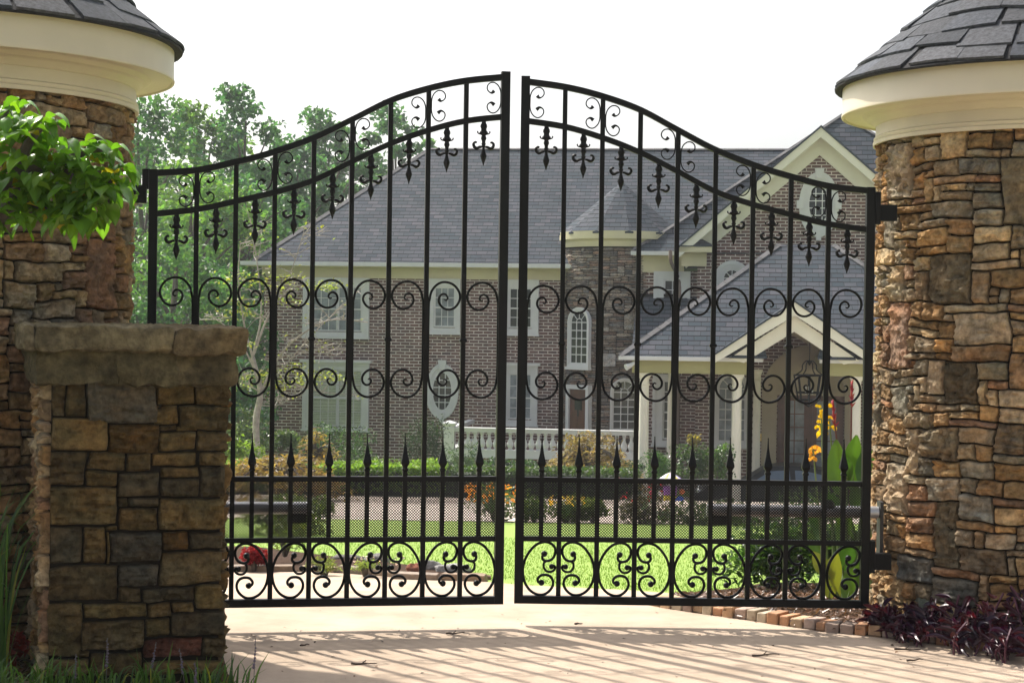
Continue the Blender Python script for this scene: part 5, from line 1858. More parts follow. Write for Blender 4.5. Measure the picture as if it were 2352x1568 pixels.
# --- bare branched small tree in front of the left wing
def bare_tree():
    Y = 44.0
    b = at(600, 1040, Y); z = gz(Y)
    t = empty('bare_branch_tree', (b.x, Y, z)); tag(t, 'multi stemmed small tree with pale bare branches before the house corner', 'tree')
    T = lambda px, py, dy=0: (at(px, py, Y + dy) - Vector((b.x, Y, z)))
    m = MB(); rng = random.Random(4)
    base = Vector((0, 0, 0))
    tips = []
    def limb(pts, r0, r1, n=6):
        c = crom(pts, 6); m.tube(c, lambda q: r0 + (r1 - r0) * q, n); return c
    def twigs(c, cnt, ln, r):
        for _ in range(cnt):
            i = rng.randrange(len(c) // 3, len(c)); s = c[i]
            d = Vector((rng.uniform(-1, 1), rng.uniform(-1, 1), rng.uniform(-.2, .9))).normalized() * ln * rng.uniform(.4, 1)
            e = s + d; mid = s.lerp(e, .5) + Vector((rng.uniform(-.05, .05), 0, rng.uniform(-.05, .08)))
            m.tube(crom([s, mid, e], 3), lambda q: r * (1.1 - q) + .003, 4); tips.append(e)
            for _k in range(2):
                f = mid + Vector((rng.uniform(-1, 1), rng.uniform(-1, 1), rng.uniform(-.3, .7))).normalized() * ln * .35
                m.tube([mid, f], lambda q: r * .6 * (1.1 - q) + .003, 3); tips.append(f)
    trunk = limb([base, T(588, 980), T(598, 900), T(580, 820)], .10, .06, 8)
    stems = [([T(598, 900), T(640, 820), T(690, 770, -.5), T(760, 735, -.8), T(845, 740, -1)], .07), ([T(598, 905), T(645, 850), T(720, 765), T(800, 690, .4)], .06), ([T(580, 820), T(610, 740), T(640, 690), T(700, 620)], .065),
             ([T(580, 820), T(560, 740), T(548, 640), T(552, 560)], .06), ([T(590, 860), T(560, 800), T(520, 750), T(470, 720, .5)], .05), ([T(580, 820), T(600, 720), T(590, 600), T(575, 500)], .055),
             ([T(598, 890), T(660, 880), T(740, 900), T(800, 905)], .04), ([T(588, 930), T(640, 930), T(690, 900)], .035), ([T(598, 900), T(560, 880), T(525, 890)], .04), ([T(600, 740), T(660, 640), T(690, 560), T(700, 520)], .03),
             ([T(640, 820), T(740, 800), T(770, 830)], .03)]
    for pts, r in stems:
        c = limb(pts, r * .55, .008); twigs(c, 12, .8, .011)
    m.build('trunk', M['pale_bark'], t, smooth=50)
    sprays = [(548, 640, 40), (640, 660, 34), (655, 690, 30), (760, 655, 28), (560, 790, 26), (555, 720, 30), (680, 850, 40), (700, 870, 36), (640, 880, 34), (560, 880, 34), (650, 640, 40), (760, 865, 30), (600, 860, 26), (545, 690, 26), (740, 660, 24), (530, 800, 22)]
    P = []
    for px, py, r in sprays:
        c = T(px, py); k = r / F * Y
        n = 70
        q = NR.normal(size=(n, 3)) * np.array([k * .75, k * .8, k * .22]) + np.array(c)
        P.append(q)
    P.append(np.array([tuple(e + Vector((RG.uniform(-.1, .1), RG.uniform(-.1, .1), RG.uniform(-.1, .1)))) for e in tips[::2]]))
    P = np.concatenate(P)
    leaf_cloud('foliage', P, NR.uniform(.06, .13, len(P)), varcol(NR, len(P), (.20, .22, .05), .35, .15), M['leaf'], t, NR, up=1.2, aspect=.6)


bare_tree()


# --- shrubs
def shrub(name, px, py, Y, w, h, col, label, n=1800, size=.07, mat='leaf', seed=1, d=None, blobs=None, cat='shrub', group=None, v=.35, up=.4, z=None, aspect=.6, core=True, gap=-.35, flat=.85, droop=0):
    """px,py = picture position of the middle of the base"""
    nr = np.random.default_rng(seed); rng = random.Random(seed)
    q = at(px, py, Y); z = q.z if z is None else z
    t = empty(name, (q.x, Y, z)); tag(t, label, cat, group)
    d = d or w * .8
    B = []
    nb = blobs or 12
    for k in range(nb):
        a = rng.uniform(0, 2 * pi); r = sqrt(rng.random()) * .62
        hh = rng.uniform(.18, .74) * h
        s = sqrt(max(.1, 1 - (hh / h - .3) ** 2))
        B.append((cos(a) * r * w / 2 * s, sin(a) * r * d / 2 * s, hh, w * .23 * rng.uniform(.7, 1.2), d * .23, min(h * .26, h - hh) * rng.uniform(.8, 1.15) * flat + .02))
    m = MB()
    for k in range(7):
        a = 2 * pi * k / 7 + rng.random(); b_ = B[k % nb]
        m.tube([(0, 0, -.05), (b_[0] * .4, b_[1] * .4, b_[2] * .5), (b_[0], b_[1], b_[2])], lambda q_: .018 * (1.2 - q_) * max(1, h), 5)
    m.build('stems', M['bark'], t)
    pts = blob_points(nr, B, n, .3)
    pts[:, 2] = np.maximum(pts[:, 2], .01)
    keep = np.array([noise.noise(Vector(p) * (2.2 / max(.3, w * .5)) + Vector((seed, 0, 0))) > gap for p in pts]); pts = pts[keep]
    cl = np.array([noise.noise(Vector(p) * 2.5 + Vector((0, seed, 0))) for p in pts])[:, None]
    leaf_cloud('foliage', pts, nr.uniform(size * .7, size * 1.35, len(pts)), np.clip(varcol(nr, len(pts), col, v, .12) * (1 + .4 * cl), .003, 1), M[mat], t, nr, up=up, aspect=aspect, droop=droop)
    return t


def hedge(name, x0, x1, Y, d, z, h, col, label, n, size, seed, group=None, wob=.06):
    nr = np.random.default_rng(seed)
    t = empty(name, ((x0 + x1) / 2, Y, z)); tag(t, label, 'hedge', group)
    Lx = x1 - x0
    m = MB(); m.box(-Lx / 2 + .1, Lx / 2 - .1, .1, d - .1, -.3, h - .12, (.02, .03, .012)); m.build('dark_filler', M['vcol'], t)  # solid dark box added inside the leaves to block see-through
    k = nr.uniform(size=n)
    f = k < .45
    P = np.zeros((n, 3))
    P[:, 0] = nr.uniform(-Lx / 2, Lx / 2, n)
    P[:, 1] = np.where(f, nr.uniform(0, .12, n), nr.uniform(0, d, n))
    P[:, 2] = np.where(f, nr.uniform(0, h, n), h - nr.uniform(0, .12, n))
    w = np.array([noise.noise(Vector((p[0] * 1.6, p[1] * 1.6, seed))) for p in P])
    P[:, 2] += np.where(f, 0, w * wob * 2); P[:, 1] += np.where(f, w * wob, 0)
    leaf_cloud('foliage', P, nr.uniform(size * .7, size * 1.3, n), varcol(nr, n, col, .35, .12), M['leaf'], t, nr, up=.5)
    return t


X = lambda px, Y: at(px, 1100, Y).x
hedge('clipped_hedge', X(440, 35), X(1025, 35), 34.6, 1.5, gz(34) + .03, .52, (.14, .225, .035), 'low clipped hedge with a bright sunlit top before the left wing', 9000, .085, 41)
hedge('dark_hedge', X(1030, 35), X(1475, 35), 35.2, 1.0, gz(34) - .05, .52, (.05, .085, .03), 'darker low hedge under the white balustrade', 4200, .08, 42)
hedge('terrace_planting', X(960, 46), X(1480, 46), 45.6, 1.0, -3.35, 1.45, (.035, .07, .035), 'dark evergreen planting against the foot of the balustrade', 4000, .10, 43, wob=.12)

# under the left windows and beside the oval window
shrub('evergreen_shrub', 790, 1085, 47, 2.7, 1.55, (.045, .085, .045), 'dark spiky evergreen shrub under the wide lower window', 2600, .12, seed=51, aspect=.3)
shrub('evergreen_shrub', 700, 1085, 48, 1.5, 1.1, (.055, .10, .05), 'lower evergreen shrub left of the spiky one under the window', 1300, .11, seed=52, aspect=.4)
shrub('evergreen_shrub', 985, 1095, 46, 1.65, 1.95, (.024, .046, .026), 'dark cone shaped evergreen against the wall below the oval window', 2400, .085, seed=53, aspect=.3, blobs=16)
shrub('evergreen_shrub', 1062, 1090, 44.5, 1.0, 1.0, (.055, .095, .06), 'feathery blue green shrub in front of the newel post', 1100, .10, seed=54, aspect=.22, gap=-.2)
shrub('flowering_shrub', 565, 1045, 46, 1.7, 1.5, (.10, .14, .07), 'silvery green shrub beneath the bare branched tree by the house corner', 1800, .09, 'leafn', seed=55)
shrub('flowering_shrub', 645, 1040, 47, 1.2, .8, (.085, .13, .05), 'small green shrub at the brick corner of the house', 900, .09, seed=56)
shrub('bright_shrub', 555, 1085, 41, 1.8, .95, (.12, .18, .03), 'bright yellow green shrub right of the low pier behind the gate bars', 1500, .09, seed=57)
# laceleaf maples: low layered domes
def maple(px, py, Y, w, h, col, label, seed, n):
    nr = np.random.default_rng(seed); rng = random.Random(seed)
    q = at(px, py, Y)
    t = empty('japanese_maple', (q.x, Y, q.z)); tag(t, label, 'shrub')
    m = MB(); P = []
    for k in range(44):
        a = rng.uniform(0, 2 * pi); r = sqrt(rng.random()); zc_ = h * (1 - r * r * .78) * rng.uniform(.55, 1.0)
        c = Vector((cos(a) * r * w / 2, sin(a) * r * w * .4, zc_))
        if k < 18: m.tube(crom([(0, 0, 0), (c.x * .35, c.y * .35, h * .62), tuple(c)], 4), lambda q_: .05 * (1.15 - q_), 5)
        k_ = n // 44
        b = nr.normal(size=(k_, 3)) * np.array([w * .085, w * .085, h * .030]) + np.array(c)
        rr = np.hypot(b[:, 0] - c.x, b[:, 1] - c.y); b[:, 2] -= (rr / (w * .1)) ** 2 * h * .04
        P.append(b)
    m.build('trunk', M['bark'], t, smooth=50)
    P = np.concatenate(P); P[:, 2] = np.maximum(P[:, 2], .02)
    leaf_cloud('foliage', P, nr.uniform(.07, .16, len(P)), varcol(nr, len(P), col, .35, .12), M['leaf'], t, nr, up=1.4, aspect=.28, droop=.5)


maple(640, 1150, 32, 2.3, 1.05, (.21, .135, .06), 'low orange laceleaf maple right of the pier, spreading over the bright hedge', 61, 4200)
maple(720, 1105, 36, 1.2, 1.05, (.21, .14, .06), 'orange laceleaf spray rising between the maple and the hedge', 64, 1200)
maple(1352, 1125, 38.5, 1.95, 1.42, (.20, .14, .07), 'tan laceleaf maple before the turret door, taller than the balustrade', 62, 4000)
# darker shrub bank behind the mesh at left
shrub('dark_shrub', 640, 1245, 20, 1.15, .55, (.10, .12, .035), 'dark rounded shrub behind the mesh beside the operator arm', 2200, .055, seed=65)
shrub('dark_shrub', 690, 1196, 25.5, 1.3, .42, (.085, .11, .03), 'brownish shrub bank in shade below the orange maple', 1600, .06, seed=66)
# porch shrubs
shrub('porch_shrub', 1590, 1110, 43, 1.5, 1.15, (.055, .095, .04), 'leafy green shrub between the left porch columns, with a reddish top', 2200, .075, 'leafn', seed=71)
shrub('porch_shrub', 1650, 1110, 43.3, 1.2, 1.05, (.06, .11, .04), 'leafy green shrub beside the middle porch column', 1600, .075, 'leafn', seed=72)
shrub('porch_shrub', 1515, 1112, 43.6, 1.0, .95, (.055, .13, .035), 'grassy green bush just right of the corner porch column', 1300, .10, seed=73, aspect=.25)
shrub('porch_shrub', 1592, 1022, 43.0, .45, .30, (.16, .13, .045), 'small orange tipped sprig on top of the porch shrub', 160, .08, seed=74)
q = at(1515, 1040, 48)
# small round shrubs along the far side of the lawn
for k, (px, py, w, h, col, lab) in enumerate([(1139, 1205, 1.0, .62, (.07, .10, .035), 'round shrub topped with orange flowers in the gap between the gate leaves'),
                                               (1228, 1200, .62, .42, (.10, .15, .03), 'round yellow green shrub right of the gate gap'), (1298, 1198, .62, .40, (.095, .13, .03), 'second round shrub right of the gate gap'),
                                               (1362, 1196, .5, .38, (.11, .15, .03), 'smallest of the round shrubs, before the right end of the pale drive'),
                                               (1560, 1222, 1.7, .42, (.06, .085, .035), 'dark low shrub bank left of the parked car'), (1660, 1222, 1.7, .46, (.05, .07, .035), 'dark low shrub bank in front of the parked car'),
                                               (1480, 1205, .9, .5, (.07, .06, .035), 'brownish flowering bush below the corner porch column'),
                                               (1760, 1226, 1.7, .50, (.045, .07, .03), 'dark low shrub bank below the rear of the car'), (1862, 1230, 1.5, .70, (.05, .085, .03), 'dark shrub bank furthest right, behind the cannas')]):
    shrub('round_shrub', px, py, 24.5, w, h, col, lab, 1300, .05, seed=80 + k, group='low shrubs at the far edge of the lawn')


def flowers(name, px, py, Y, w, h, n, col, label, seed, size=.05, z0=0):
    nr = np.random.default_rng(seed); q = at(px, py, Y)
    P = nr.uniform(-1, 1, (n, 3)) * np.array([w / 2, w / 3, h / 2]) + np.array([0, 0, h / 2])
    t = empty(name, (q.x, Y, q.z)); tag(t, label, 'flowers')
    leaf_cloud('blossoms', P, nr.uniform(size * .7, size * 1.3, n), varcol(nr, n, col, .3, .15), M['petal'], t, nr, up=.8, aspect=.8)
    m = MB()
    for p in P[::6]: m.tube([(0, 0, -.15), (p[0] * .7, p[1] * .7, p[2] * .3), tuple(p)], .004, 3, (.06, .12, .03))
    m.build('stems', M['vcol'], t)


flowers('orange_flowers', 1130, 1152, 24.0, .75, .24, 150, (.75, .27, .02), 'cluster of orange flowers on the shrub in the gate gap', 91)
flowers('yellow_flowers', 1300, 1158, 24.1, .5, .10, 60, (.70, .45, .05), 'few orange yellow flowers over the round shrubs', 92)
flowers('red_flowers', 1470, 1150, 24.1, .6, .3, 26, (.55, .03, .05), 'few dark red flowers left of the striped stand', 93)
flowers('white_flowers', 870, 1292, 13.4, .40, .05, 26, (.75, .62, .62), 'tiny pale flowers among the weeds of the flower bed', 94, .025)
# red bush at the left, near bed
shrub('red_bush', 582, 1300, 13.6, .30, .155, (.26, .018, .028), 'small bright red leaved bush behind the gate next to the low pier', 1500, .028, 'petal', seed=95, v=.4)
shrub('weed_tuft', 745, 1310, 13.3, .35, .10, (.17, .20, .06), 'tuft of thin green weeds in the flower bed', 300, .05, seed=96, aspect=.15)
shrub('weed_tuft', 840, 1308, 13.2, .30, .08, (.19, .24, .07), 'second smaller tuft of weeds nearer the rocks', 240, .05, seed=97, aspect=.15)
shrub('leaning_shrub', 655, 1262, 14.6, .50, .26, (.13, .16, .035), 'thin yellowish shrub leaning over the flower bed behind the operator arm', 500, .05, seed=98, aspect=.3)
# glossy dark bush behind the right leaf
shrub('glossy_bush', 1778, 1352, 12.2, .82, .50, (.060, .12, .030), 'dark glossy evergreen bush on the mulch behind the right gate leaf', 3400, .052, 'leafn', seed=101, aspect=.45, blobs=18, v=.4)
shrub('glossy_bush', 1905, 1330, 13.0, .70, .46, (.07, .13, .03), 'bright leafy bush under the cannas beside the right pillar', 1500, .07, 'leafn', seed=102, aspect=.45)


# --- cannas
def blade(m, base, tip, w, bend, col, n=8, side=None):
    """broad curved leaf with a midrib fold"""
    a = Vector(base); b = Vector(tip); d = b - a; Ln = d.length
    S_ = side or d.cross(Vector((0, 1, 0))).normalized()
    N = S_.cross(d).normalized()
    vs = []; cs = []
    for i in range(n + 1):
        t = i / n
        c = a + d * t + N * bend * Ln * (4 * t * (1 - t)) * .5 - Vector((0, 0, 1)) * bend * Ln * t * t * .5
        ww = w * sin(pi * min(.98, t * .92 + .07)) ** .8 * (1 - .15 * t)
        for s in (-1, -.5, 0, .5, 1):
            k = 1 + .12 * noise.noise(Vector((s * 2, t * 9, w * 90)))
            vs.append(c + S_ * s * ww / 2 + N * (abs(s) * ww * .18 + .006 * sin(t * 30 + s * 3)))
            cs.append(tuple(x * k * (1.15 if s == 0 else 1) for x in col))
    fs = [(i * 5 + k, i * 5 + k + 1, (i + 1) * 5 + k + 1, (i + 1) * 5 + k) for i in range(n) for k in range(4)]
    m.add(vs, fs, cs)


def canna(px, top, Y, label, seed, kind, leaves=5, lw=.13, zfrom=1372):
    rng = random.Random(seed); g0 = gz(Y) + .01
    b = at(px[0], 1340, Y); tp = at(px[1], top, Y)
    t = empty('canna_plant', (b.x, Y, g0)); tag(t, label, 'canna')
    o = Vector((b.x, Y, g0))
    tpv = tp - o
    m = MB()
    st = crom([(0, 0, 0), (tpv.x * .35 + rng.uniform(-.02, .02), 0, tpv.z * .45), tuple(tpv)], 8)
    sc_ = (.13, .20, .05) if kind != 'red' else (.12, .035, .03)
    m.tube(st, lambda q: .012 * (1.1 - q * .75), 6, sc_)
    m.build('stem', M['vcol'], t, smooth=50)
    m = MB()
    for k in range(leaves):
        f = .10 + .5 * k / leaves; a = k * 2.3 + rng.uniform(-.4, .4)
        s = st[int(f * (len(st) - 1))]
        ln = rng.uniform(.24, .40)
        e = s + Vector((cos(a) * ln * rng.uniform(.25, .6), sin(a) * ln * .5, ln * rng.uniform(.6, .95)))
        lm = MB(); f_ = rng.uniform(.5, 1.25); cc = tuple(q_ * f_ for q_ in rng.choice([(.075, .185, .022), (.105, .215, .025), (.06, .15, .02)])); blade(lm, s, e, lw * rng.uniform(.85, 1.2), rng.uniform(.15, .4), cc)
        lm.build('leaf', M['canna'], t, smooth=True)
    top_ = st[-1]
    fm = MB()
    if kind in ('yellow', 'orange'):
        col = (.80, .55, .02) if kind == 'yellow' else (.80, .42, .06)
        for k in range(6):
            a = k * 2 * pi / 6 + rng.uniform(-.3, .3); ln = rng.uniform(.030, .048)
            s = top_ + Vector((rng.uniform(-.02, .02), rng.uniform(-.02, .02), -.035 * (k % 3)))
            mid = s + Vector((cos(a) * ln * .7, sin(a) * ln * .7, ln * .45)); e = mid + Vector((cos(a) * ln * .5, sin(a) * ln * .5, -ln * rng.uniform(.2, 1.3)))
            blade(fm, s, mid, ln * .75, .1, col, 4); blade(fm, mid - (mid - s) * .2, e, ln * .7, .1, tuple(c * .9 for c in col), 4)
        fm.build('flower', M['petal'], t, smooth=True)
    else:
        dn = (st[-4] - top_).normalized()
        for k in range(14):
            s = top_ + dn * (.012 * k)
            a = k * 2.4; e = s + Vector((cos(a) * (.008 + .0016 * k), sin(a) * .016, .030))
            fm.tube([s, s.lerp(e, .6), e], lambda q: .0075 * (1.15 - q), 5, rng.choice([(.36, .025, .05), (.28, .02, .04), (.40, .06, .05)]))
        fm.tube(st[-6:], .0045, 5, (.30, .03, .05))
        fm.build('bud_spike', M['vcol'], t, smooth=50)
    return t


canna((1905, 1886), 935, 11.7, 'canna with the topmost bright yellow flower beside a gate bar', 1, 'yellow', 2, .08)
canna((1915, 1884), 970, 11.75, 'canna with the middle yellow flower right under the topmost one', 2, 'yellow', 1, .08)
canna((1898, 1868), 1030, 11.5, 'canna with the lowest wilted orange yellow flower', 3, 'orange', 2, .08)
canna((1930, 1905), 960, 11.9, 'canna with a small yellow flower right of the gate bar', 9, 'yellow', 1, .08)
canna((1955, 1957), 880, 11.8, 'canna with the tallest thin dark red stalk and red buds', 4, 'red', 2, .09)
canna((1950, 1912), 925, 11.7, 'canna with a drooping brownish red seed stalk', 5, 'red', 2, .09)
canna((1985, 2001), 880, 12.2, 'canna with a thick deep red flower spike right against the pillar', 6, 'red', 1, .09)


def leafy_canna(name_label, base, lv, Y):
    """leaves placed one by one: base and tip seen in the picture, width in metres"""
    g0 = gz(Y) + .01; q = at(base[0], base[1], Y)
    t = empty('canna_plant', (q.x, Y, g0)); tag(t, name_label, 'canna'); o = Vector((q.x, Y, g0)); rng = random.Random(base[0])
    m = MB()
    for (bx_, by_, tx_, ty_, w_, col) in lv:
        y0 = Y + rng.uniform(-.15, .15)
        s = at(bx_, by_, y0) - o; e = at(tx_, ty_, y0 + rng.uniform(-.12, .12)) - o
        lm = MB(); blade(lm, s, e, w_, rng.uniform(.08, .28), col, 10); lm.build('leaf', M['canna'], t, smooth=True)
        m.tube(crom([(0, 0, 0), (s.x * .5, s.y * .5, s.z * .45), tuple(s), tuple(s.lerp(e, .25))], 4), lambda q_: .011 * (1.15 - q_ * .8), 5, (.12, .18, .05))
    m.build('stem', M['vcol'], t, smooth=50)


g1, g2, g3, yl = (.075, .165, .025), (.10, .20, .028), (.045, .115, .02), (.21, .24, .03)
leafy_canna('leafy canna with broad upright bright green leaves before the hinge stile', (1950, 1340),
            [(1930, 1135, 1921, 1003, .155, g2), (1958, 1125, 1968, 985, .15, g1), (1945, 1110, 1950, 1050, .09, g3), (1942, 1190, 1903, 1122, .10, g3), (1980, 1185, 1962, 1105, .12, g1), (1965, 1235, 1925, 1165, .10, g2), (1985, 1120, 1990, 1015, .12, g3)], 11.6)
leafy_canna('canna with tall leaves in the slit between hinge stile and pillar', (2002, 1340),
            [(2000, 1190, 2004, 1000, .13, g2), (2004, 1240, 2012, 1090, .12, g1), (1996, 1130, 1999, 1010, .09, g3)], 11.9)
leafy_canna('low canna with yellowing leaves at the mulch near the hinge stile', (1935, 1378),
            [(1905, 1372, 1922, 1262, .14, yl), (1945, 1380, 1972, 1285, .13, g2), (1905, 1325, 1868, 1262, .11, (.20, .23, .05)), (1935, 1310, 1960, 1248, .12, g3), (1950, 1375, 1905, 1330, .10, yl)], 11.3)


# --- purple ground cover at the right pillar
def strap_plant(P, ncol, name, label, lens, wid, mat, seed, lean=1.0, stems=0, kind='stuff', cat='ground cover', parent=None, curl=.9, per=6):
    rng = random.Random(seed); m = MB(); s_m = MB()
    for (x, y, z, h) in P:
        for k in range(per):
            a = rng.uniform(0, 2 * pi); ln = rng.uniform(*lens)
            b = Vector((x + rng.uniform(-.03, .03), y + rng.uniform(-.03, .03), z + h * rng.uniform(.2, 1)))
            d = Vector((cos(a) * lean, sin(a) * lean, rng.uniform(.1, 1.0))).normalized() * ln
            col = rng.choice(ncol); f = rng.uniform(.7, 1.3)
            blade(m, b, b + d, wid * rng.uniform(.8, 1.2), curl * rng.uniform(.3, 1), tuple(c * f for c in col), 5)
        if stems:
            s_m.tube(crom([(x, y, z - .02), (x + rng.uniform(-.04, .04), y + rng.uniform(-.04, .04), z + h * .5), (x + rng.uniform(-.08, .08), y + rng.uniform(-.08, .08), z + h)], 3), .006, 4, (.08, .02, .04))
    o = m.build(name, M[mat], parent, smooth=True)
    if stems: s_m.build('stems', M['vcol'], o)
    if parent is None: tag(o, label, cat, kind=kind)
    return o


cx, cy = pil_r.location.x, pil_r.location.y
P = []
rng = random.Random(31)
for k in range(120):
    u = rng.random() ** .75
    a = -1.35 + 1.5 * u
    rr = RR + .05 + rng.random() ** 1.4 * (.10 + .55 * u)
    x = cx + sin(a) * rr; y = cy - cos(a) * rr
    P.append((x, y, .02, .05 + .72 * rng.random() ** 1.6 * max(.10, u - .1) * (1.2 - min(1, (rr - RR) / .6))))
PC = [(.022, .006, .014), (.036, .008, .016), (.020, .008, .024), (.065, .010, .015), (.03, .009, .028)]
strap_plant(P, PC, 'purple_plants', 'dark purple trailing plants over the foot of the right pillar and its edging', (.07, .16), .030, 'purple', 5, stems=1, per=7)
# low sprays that trail over the edging onto the drive
for k, (px, py, lab) in enumerate([(2015, 1455, 'purple sprig trailing furthest left over the brick edging')]):
    p = ground(px, py + 8)
    o = strap_plant([(p.x, p.y, .05, .10), (p.x + .1, p.y - .02, .04, .08), (p.x + .05, p.y + .05, .05, .14)], PC, 'purple_plant', '', (.08, .16), .028, 'purple', 90 + k, stems=1, kind=None)
    tag(o, lab, 'plant')
# --- dogwood at the left, near the camera: only a branch reaches into the picture
def dogwood():
    Y = 6.3
    t = empty('dogwood_tree', (-3.9, 6.2, 0)); tag(t, 'leafy dogwood branch with bright drooping green leaves in front of the left pillar', 'tree')
    o = Vector((-3.9, 6.2, 0)); rng = random.Random(14); nr = np.random.default_rng(14)
    T = lambda px, py, dy=0: at(px, py, Y + dy) - o
    m = MB()
    m.tube(crom([(0, 0, 0), (.05, 0, .9), (0, .05, 1.7), (-.1, .1, 3.2)], 5), lambda q: .075 * (1.2 - q), 8)
    boughs = [[(.02, .02, 1.55), T(-120, 480), T(40, 400), T(150, 380), T(235, 400), T(258, 425)], [T(40, 400), T(60, 340), T(90, 300), T(120, 290)], [T(40, 400), T(120, 440), T(180, 460), T(215, 490)],
              [(.02, .02, 1.45), T(-100, 560), T(0, 500), T(60, 470), T(120, 480)], [T(-60, 470), T(-20, 330), T(10, 270), T(20, 240)], [T(150, 380), T(190, 350), T(240, 345)], [T(0, 500), T(40, 440), T(90, 430)], [T(150, 380), T(190, 430), T(230, 470)], [T(235, 405), T(245, 440), T(255, 470)], [T(60, 470), T(130, 500), T(190, 505)]]
    # the rest of the crown, outside the picture, above and to the left
    for k in range(16):
        a = rng.uniform(1.8, 5.2); r = rng.uniform(.5, 1.5)
        boughs.append([(0, .03, rng.uniform(1.6, 2.6)), (cos(a) * r * .5, sin(a) * r * .5, rng.uniform(2.2, 2.8)), (cos(a) * r, sin(a) * r, rng.uniform(2.0, 3.6))])
    C = []; S = []
    anchors = []
    for i, b in enumerate(boughs):
        c = crom([tuple(v) for v in b], 6)
        m.tube(c, lambda q: (.020 if i < 10 else .03) * (1.15 - q) + .003, 5)
        lo = 8 if i in (0, 3, 4) else 1
        for p in c[lo:]: anchors.append((p, i))
    m.build('trunk', M['bark'], t, smooth=50)
    lm = MB()
    for p, i in anchors:
        for k in range(rng.choice((2, 3, 3)) if i < 10 else 5):
            a = rng.uniform(0, 2 * pi); ln = rng.uniform(.058, .105)
            s = Vector(p) + Vector((rng.uniform(-.07, .07), rng.uniform(-.12, .12), rng.uniform(-.035, .035)))
            d = Vector((cos(a), sin(a), rng.uniform(-.95, .15))).normalized() * ln
            f = rng.uniform(.7, 1.25); col = rng.choice([(.10, .22, .020), (.12, .25, .024), (.085, .19, .02), (.14, .26, .02)])
            if rng.random() < .03: col = (.32, .27, .02)
            side = d.cross(Vector((0, 0, 1))).normalized()
            blade(lm, s, s + d, ln * rng.uniform(.58, .76), rng.uniform(.15, .55), tuple(c * f for c in col), 6, side)
    lm.build('crown', M['leafn'], t, smooth=True)


dogwood()


# --- strap grasses round the low pier
GC = [(.055, .12, .025), (.075, .15, .03), (.10, .17, .03), (.045, .09, .03)]


def grass(P, label, lens, wid, seed, name, kind=None, cat='grass', per=18, spread=.6, flower=0):
    rng = random.Random(seed); m = MB(); fl = MB()
    for (x, y) in P:
        for k in range(per):
            a = rng.uniform(0, 2 * pi); ln = rng.uniform(*lens); out = rng.uniform(.1, spread)
            b = Vector((x + rng.uniform(-.04, .04), y + rng.uniform(-.04, .04), .01))
            c1 = b + Vector((cos(a) * out * ln * .35, sin(a) * out * ln * .35, ln * .62)); c2 = b + Vector((cos(a) * out * ln * .9, sin(a) * out * ln * .9, ln * rng.uniform(.55, .95)))
            pts = crom([b, c1, c2], 4); w = wid * rng.uniform(.7, 1.2)
            col = rng.choice(GC); f = rng.uniform(.7, 1.3)
            if rng.random() < .04: col = (.24, .24, .03)
            S_ = Vector((-sin(a + .6), cos(a + .6), 0)); vs = []
            for i, p in enumerate(pts):
                ww = w * (1 - (i / (len(pts) - 1)) ** 2 * .92) / 2
                vs += [p - S_ * ww, p + S_ * ww]
            m.add(vs, [(2 * i, 2 * i + 1, 2 * i + 3, 2 * i + 2) for i in range(len(pts) - 1)], tuple(q * f for q in col))
        for k in range(flower):
            if rng.random() < .3:
                h = lens[1] * rng.uniform(.8, 1.25); dx = rng.uniform(-.05, .05)
                p0 = Vector((x + rng.uniform(-.05, .05), y, 0)); p1 = p0 + Vector((dx, 0, h))
                fl.tube([p0, p1], .0018, 4, (.10, .09, .08))
                for j in range(9):
                    q = p0.lerp(p1, .62 + .38 * j / 9); fl.ball(tuple(q + Vector((rng.uniform(-.004, .004), rng.uniform(-.004, .004), 0))), .0062 * (1.25 - j / 12), 6, 4, (.12, .09, .125))
    o = m.build(name, M['leaf'], None, smooth=True)
    tag(o, label, cat, kind=kind)
    if flower: fl.build('flower_spikes', M['vcol'], o)
    return o


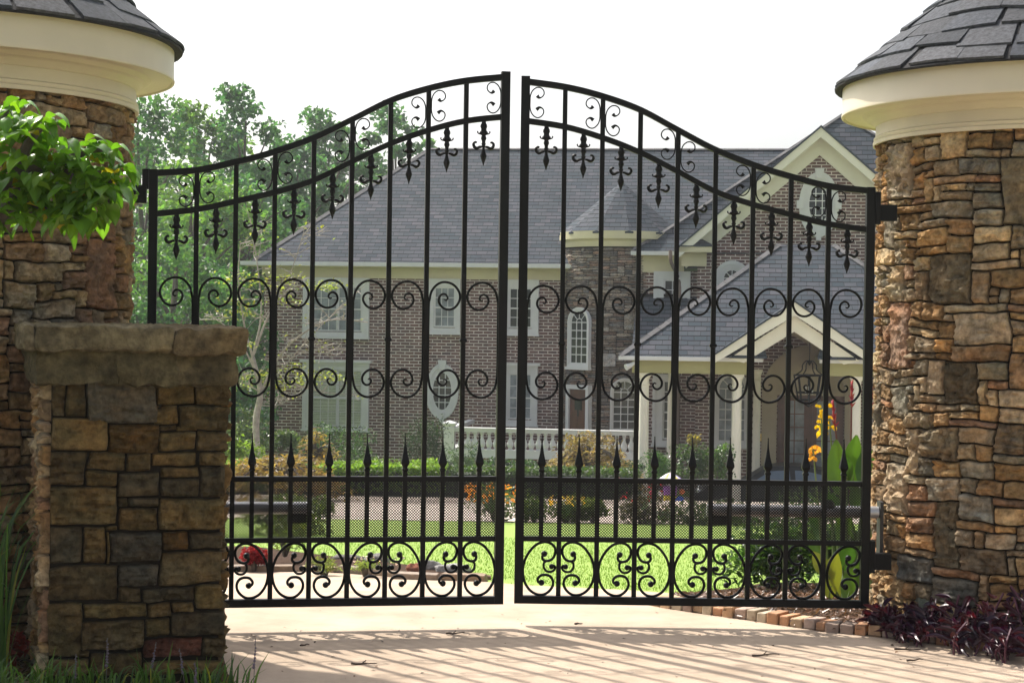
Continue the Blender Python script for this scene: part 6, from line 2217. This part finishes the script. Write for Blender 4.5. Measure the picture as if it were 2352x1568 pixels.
rng = random.Random(8)
P = []
for k in range(46):
    f = rng.random(); P.append((-2.62 + f * 1.44, 7.70 + f * .26 + rng.uniform(-.20, .10)))
grass(P, 'low strap grass with pale lilac flower spikes along the foot of the low pier', (.14, .30), .011, 3, 'border_grass', 'stuff', flower=1)
P = [(-2.46 + rng.uniform(-.16, .06), 8.30 + rng.uniform(-.15, .2)) for k in range(7)]
grass(P, 'tall arching ornamental grass in the shade between left pillar and low pier', (.7, 1.3), .014, 4, 'ornamental_grass', None, 'grass', 16, .55)
P = [(-2.36 + rng.uniform(-.3, .12), 7.65 + rng.uniform(-.12, .12)) for k in range(7)]
grass(P, 'few bright grass blades at the very corner left of the low pier', (.15, .32), .012, 6, 'bright_grass', 'stuff', 'grass', 10, .9)
shrub('red_coleus', 20, 1535, 8.5, .34, .16, (.20, .02, .012), 'dark red leaved plant low in the shade left of the pier', 220, .06, 'dark_leaf', seed=111)

# ================================================================== AIR
hm = bpy.data.materials.new('haze_air'); hm.use_nodes = True
nt = hm.node_tree; nt.nodes.remove(nt.nodes['Principled BSDF'])
pv = nt.nodes.new('ShaderNodeVolumePrincipled')
pv.inputs['Color'].default_value = (.93, .97, 1, 1); pv.inputs['Density'].default_value = .00055; pv.inputs['Anisotropy'].default_value = .35
nt.links.new(pv.outputs[0], nt.nodes['Material Output'].inputs['Volume'])
hz = MB().box(-70, 70, -14, 135, -4.6, 20).build('haze', hm)
tag(hz, 'thin pale summer haze over the garden', 'haze', kind='stuff')

# ================================================================== LIGHT
w = bpy.data.worlds.new('World'); sc.world = w; w.use_nodes = True
nt = w.node_tree
sky = nt.nodes.new('ShaderNodeTexSky'); sky.sky_type = 'NISHITA'
sky.sun_disc = False
EL, AZ = R_(50), R_(-42)
sky.sun_elevation = EL; sky.sun_rotation = AZ % (2 * pi)
sky.air_density = 1.0; sky.dust_density = 5.0; sky.ozone_density = 1.0
hs = nt.nodes.new('ShaderNodeHueSaturation'); hs.inputs['Saturation'].default_value = .38; hs.inputs['Value'].default_value = 1.3
nt.links.new(sky.outputs[0], hs.inputs['Color'])
nt.links.new(hs.outputs[0], nt.nodes['Background'].inputs[0])
nt.nodes['Background'].inputs[1].default_value = .12
sv = Vector((sin(AZ) * cos(EL), cos(AZ) * cos(EL), sin(EL)))
ld = bpy.data.lights.new('sun', 'SUN'); ld.energy = 4.2; ld.angle = R_(.9); ld.color = (1.0, .935, .83)
lo_ = bpy.data.objects.new('sun', ld); COL.objects.link(lo_)
lo_.rotation_euler = sv.to_track_quat('Z', 'Y').to_euler()
vs_ = sc.view_settings
vs_.view_transform = 'Standard'; vs_.look = 'None'; vs_.gamma = 1.0; vs_.exposure = .72
sc.cycles.max_bounces = 8
sc.cycles.transparent_max_bounces = 8
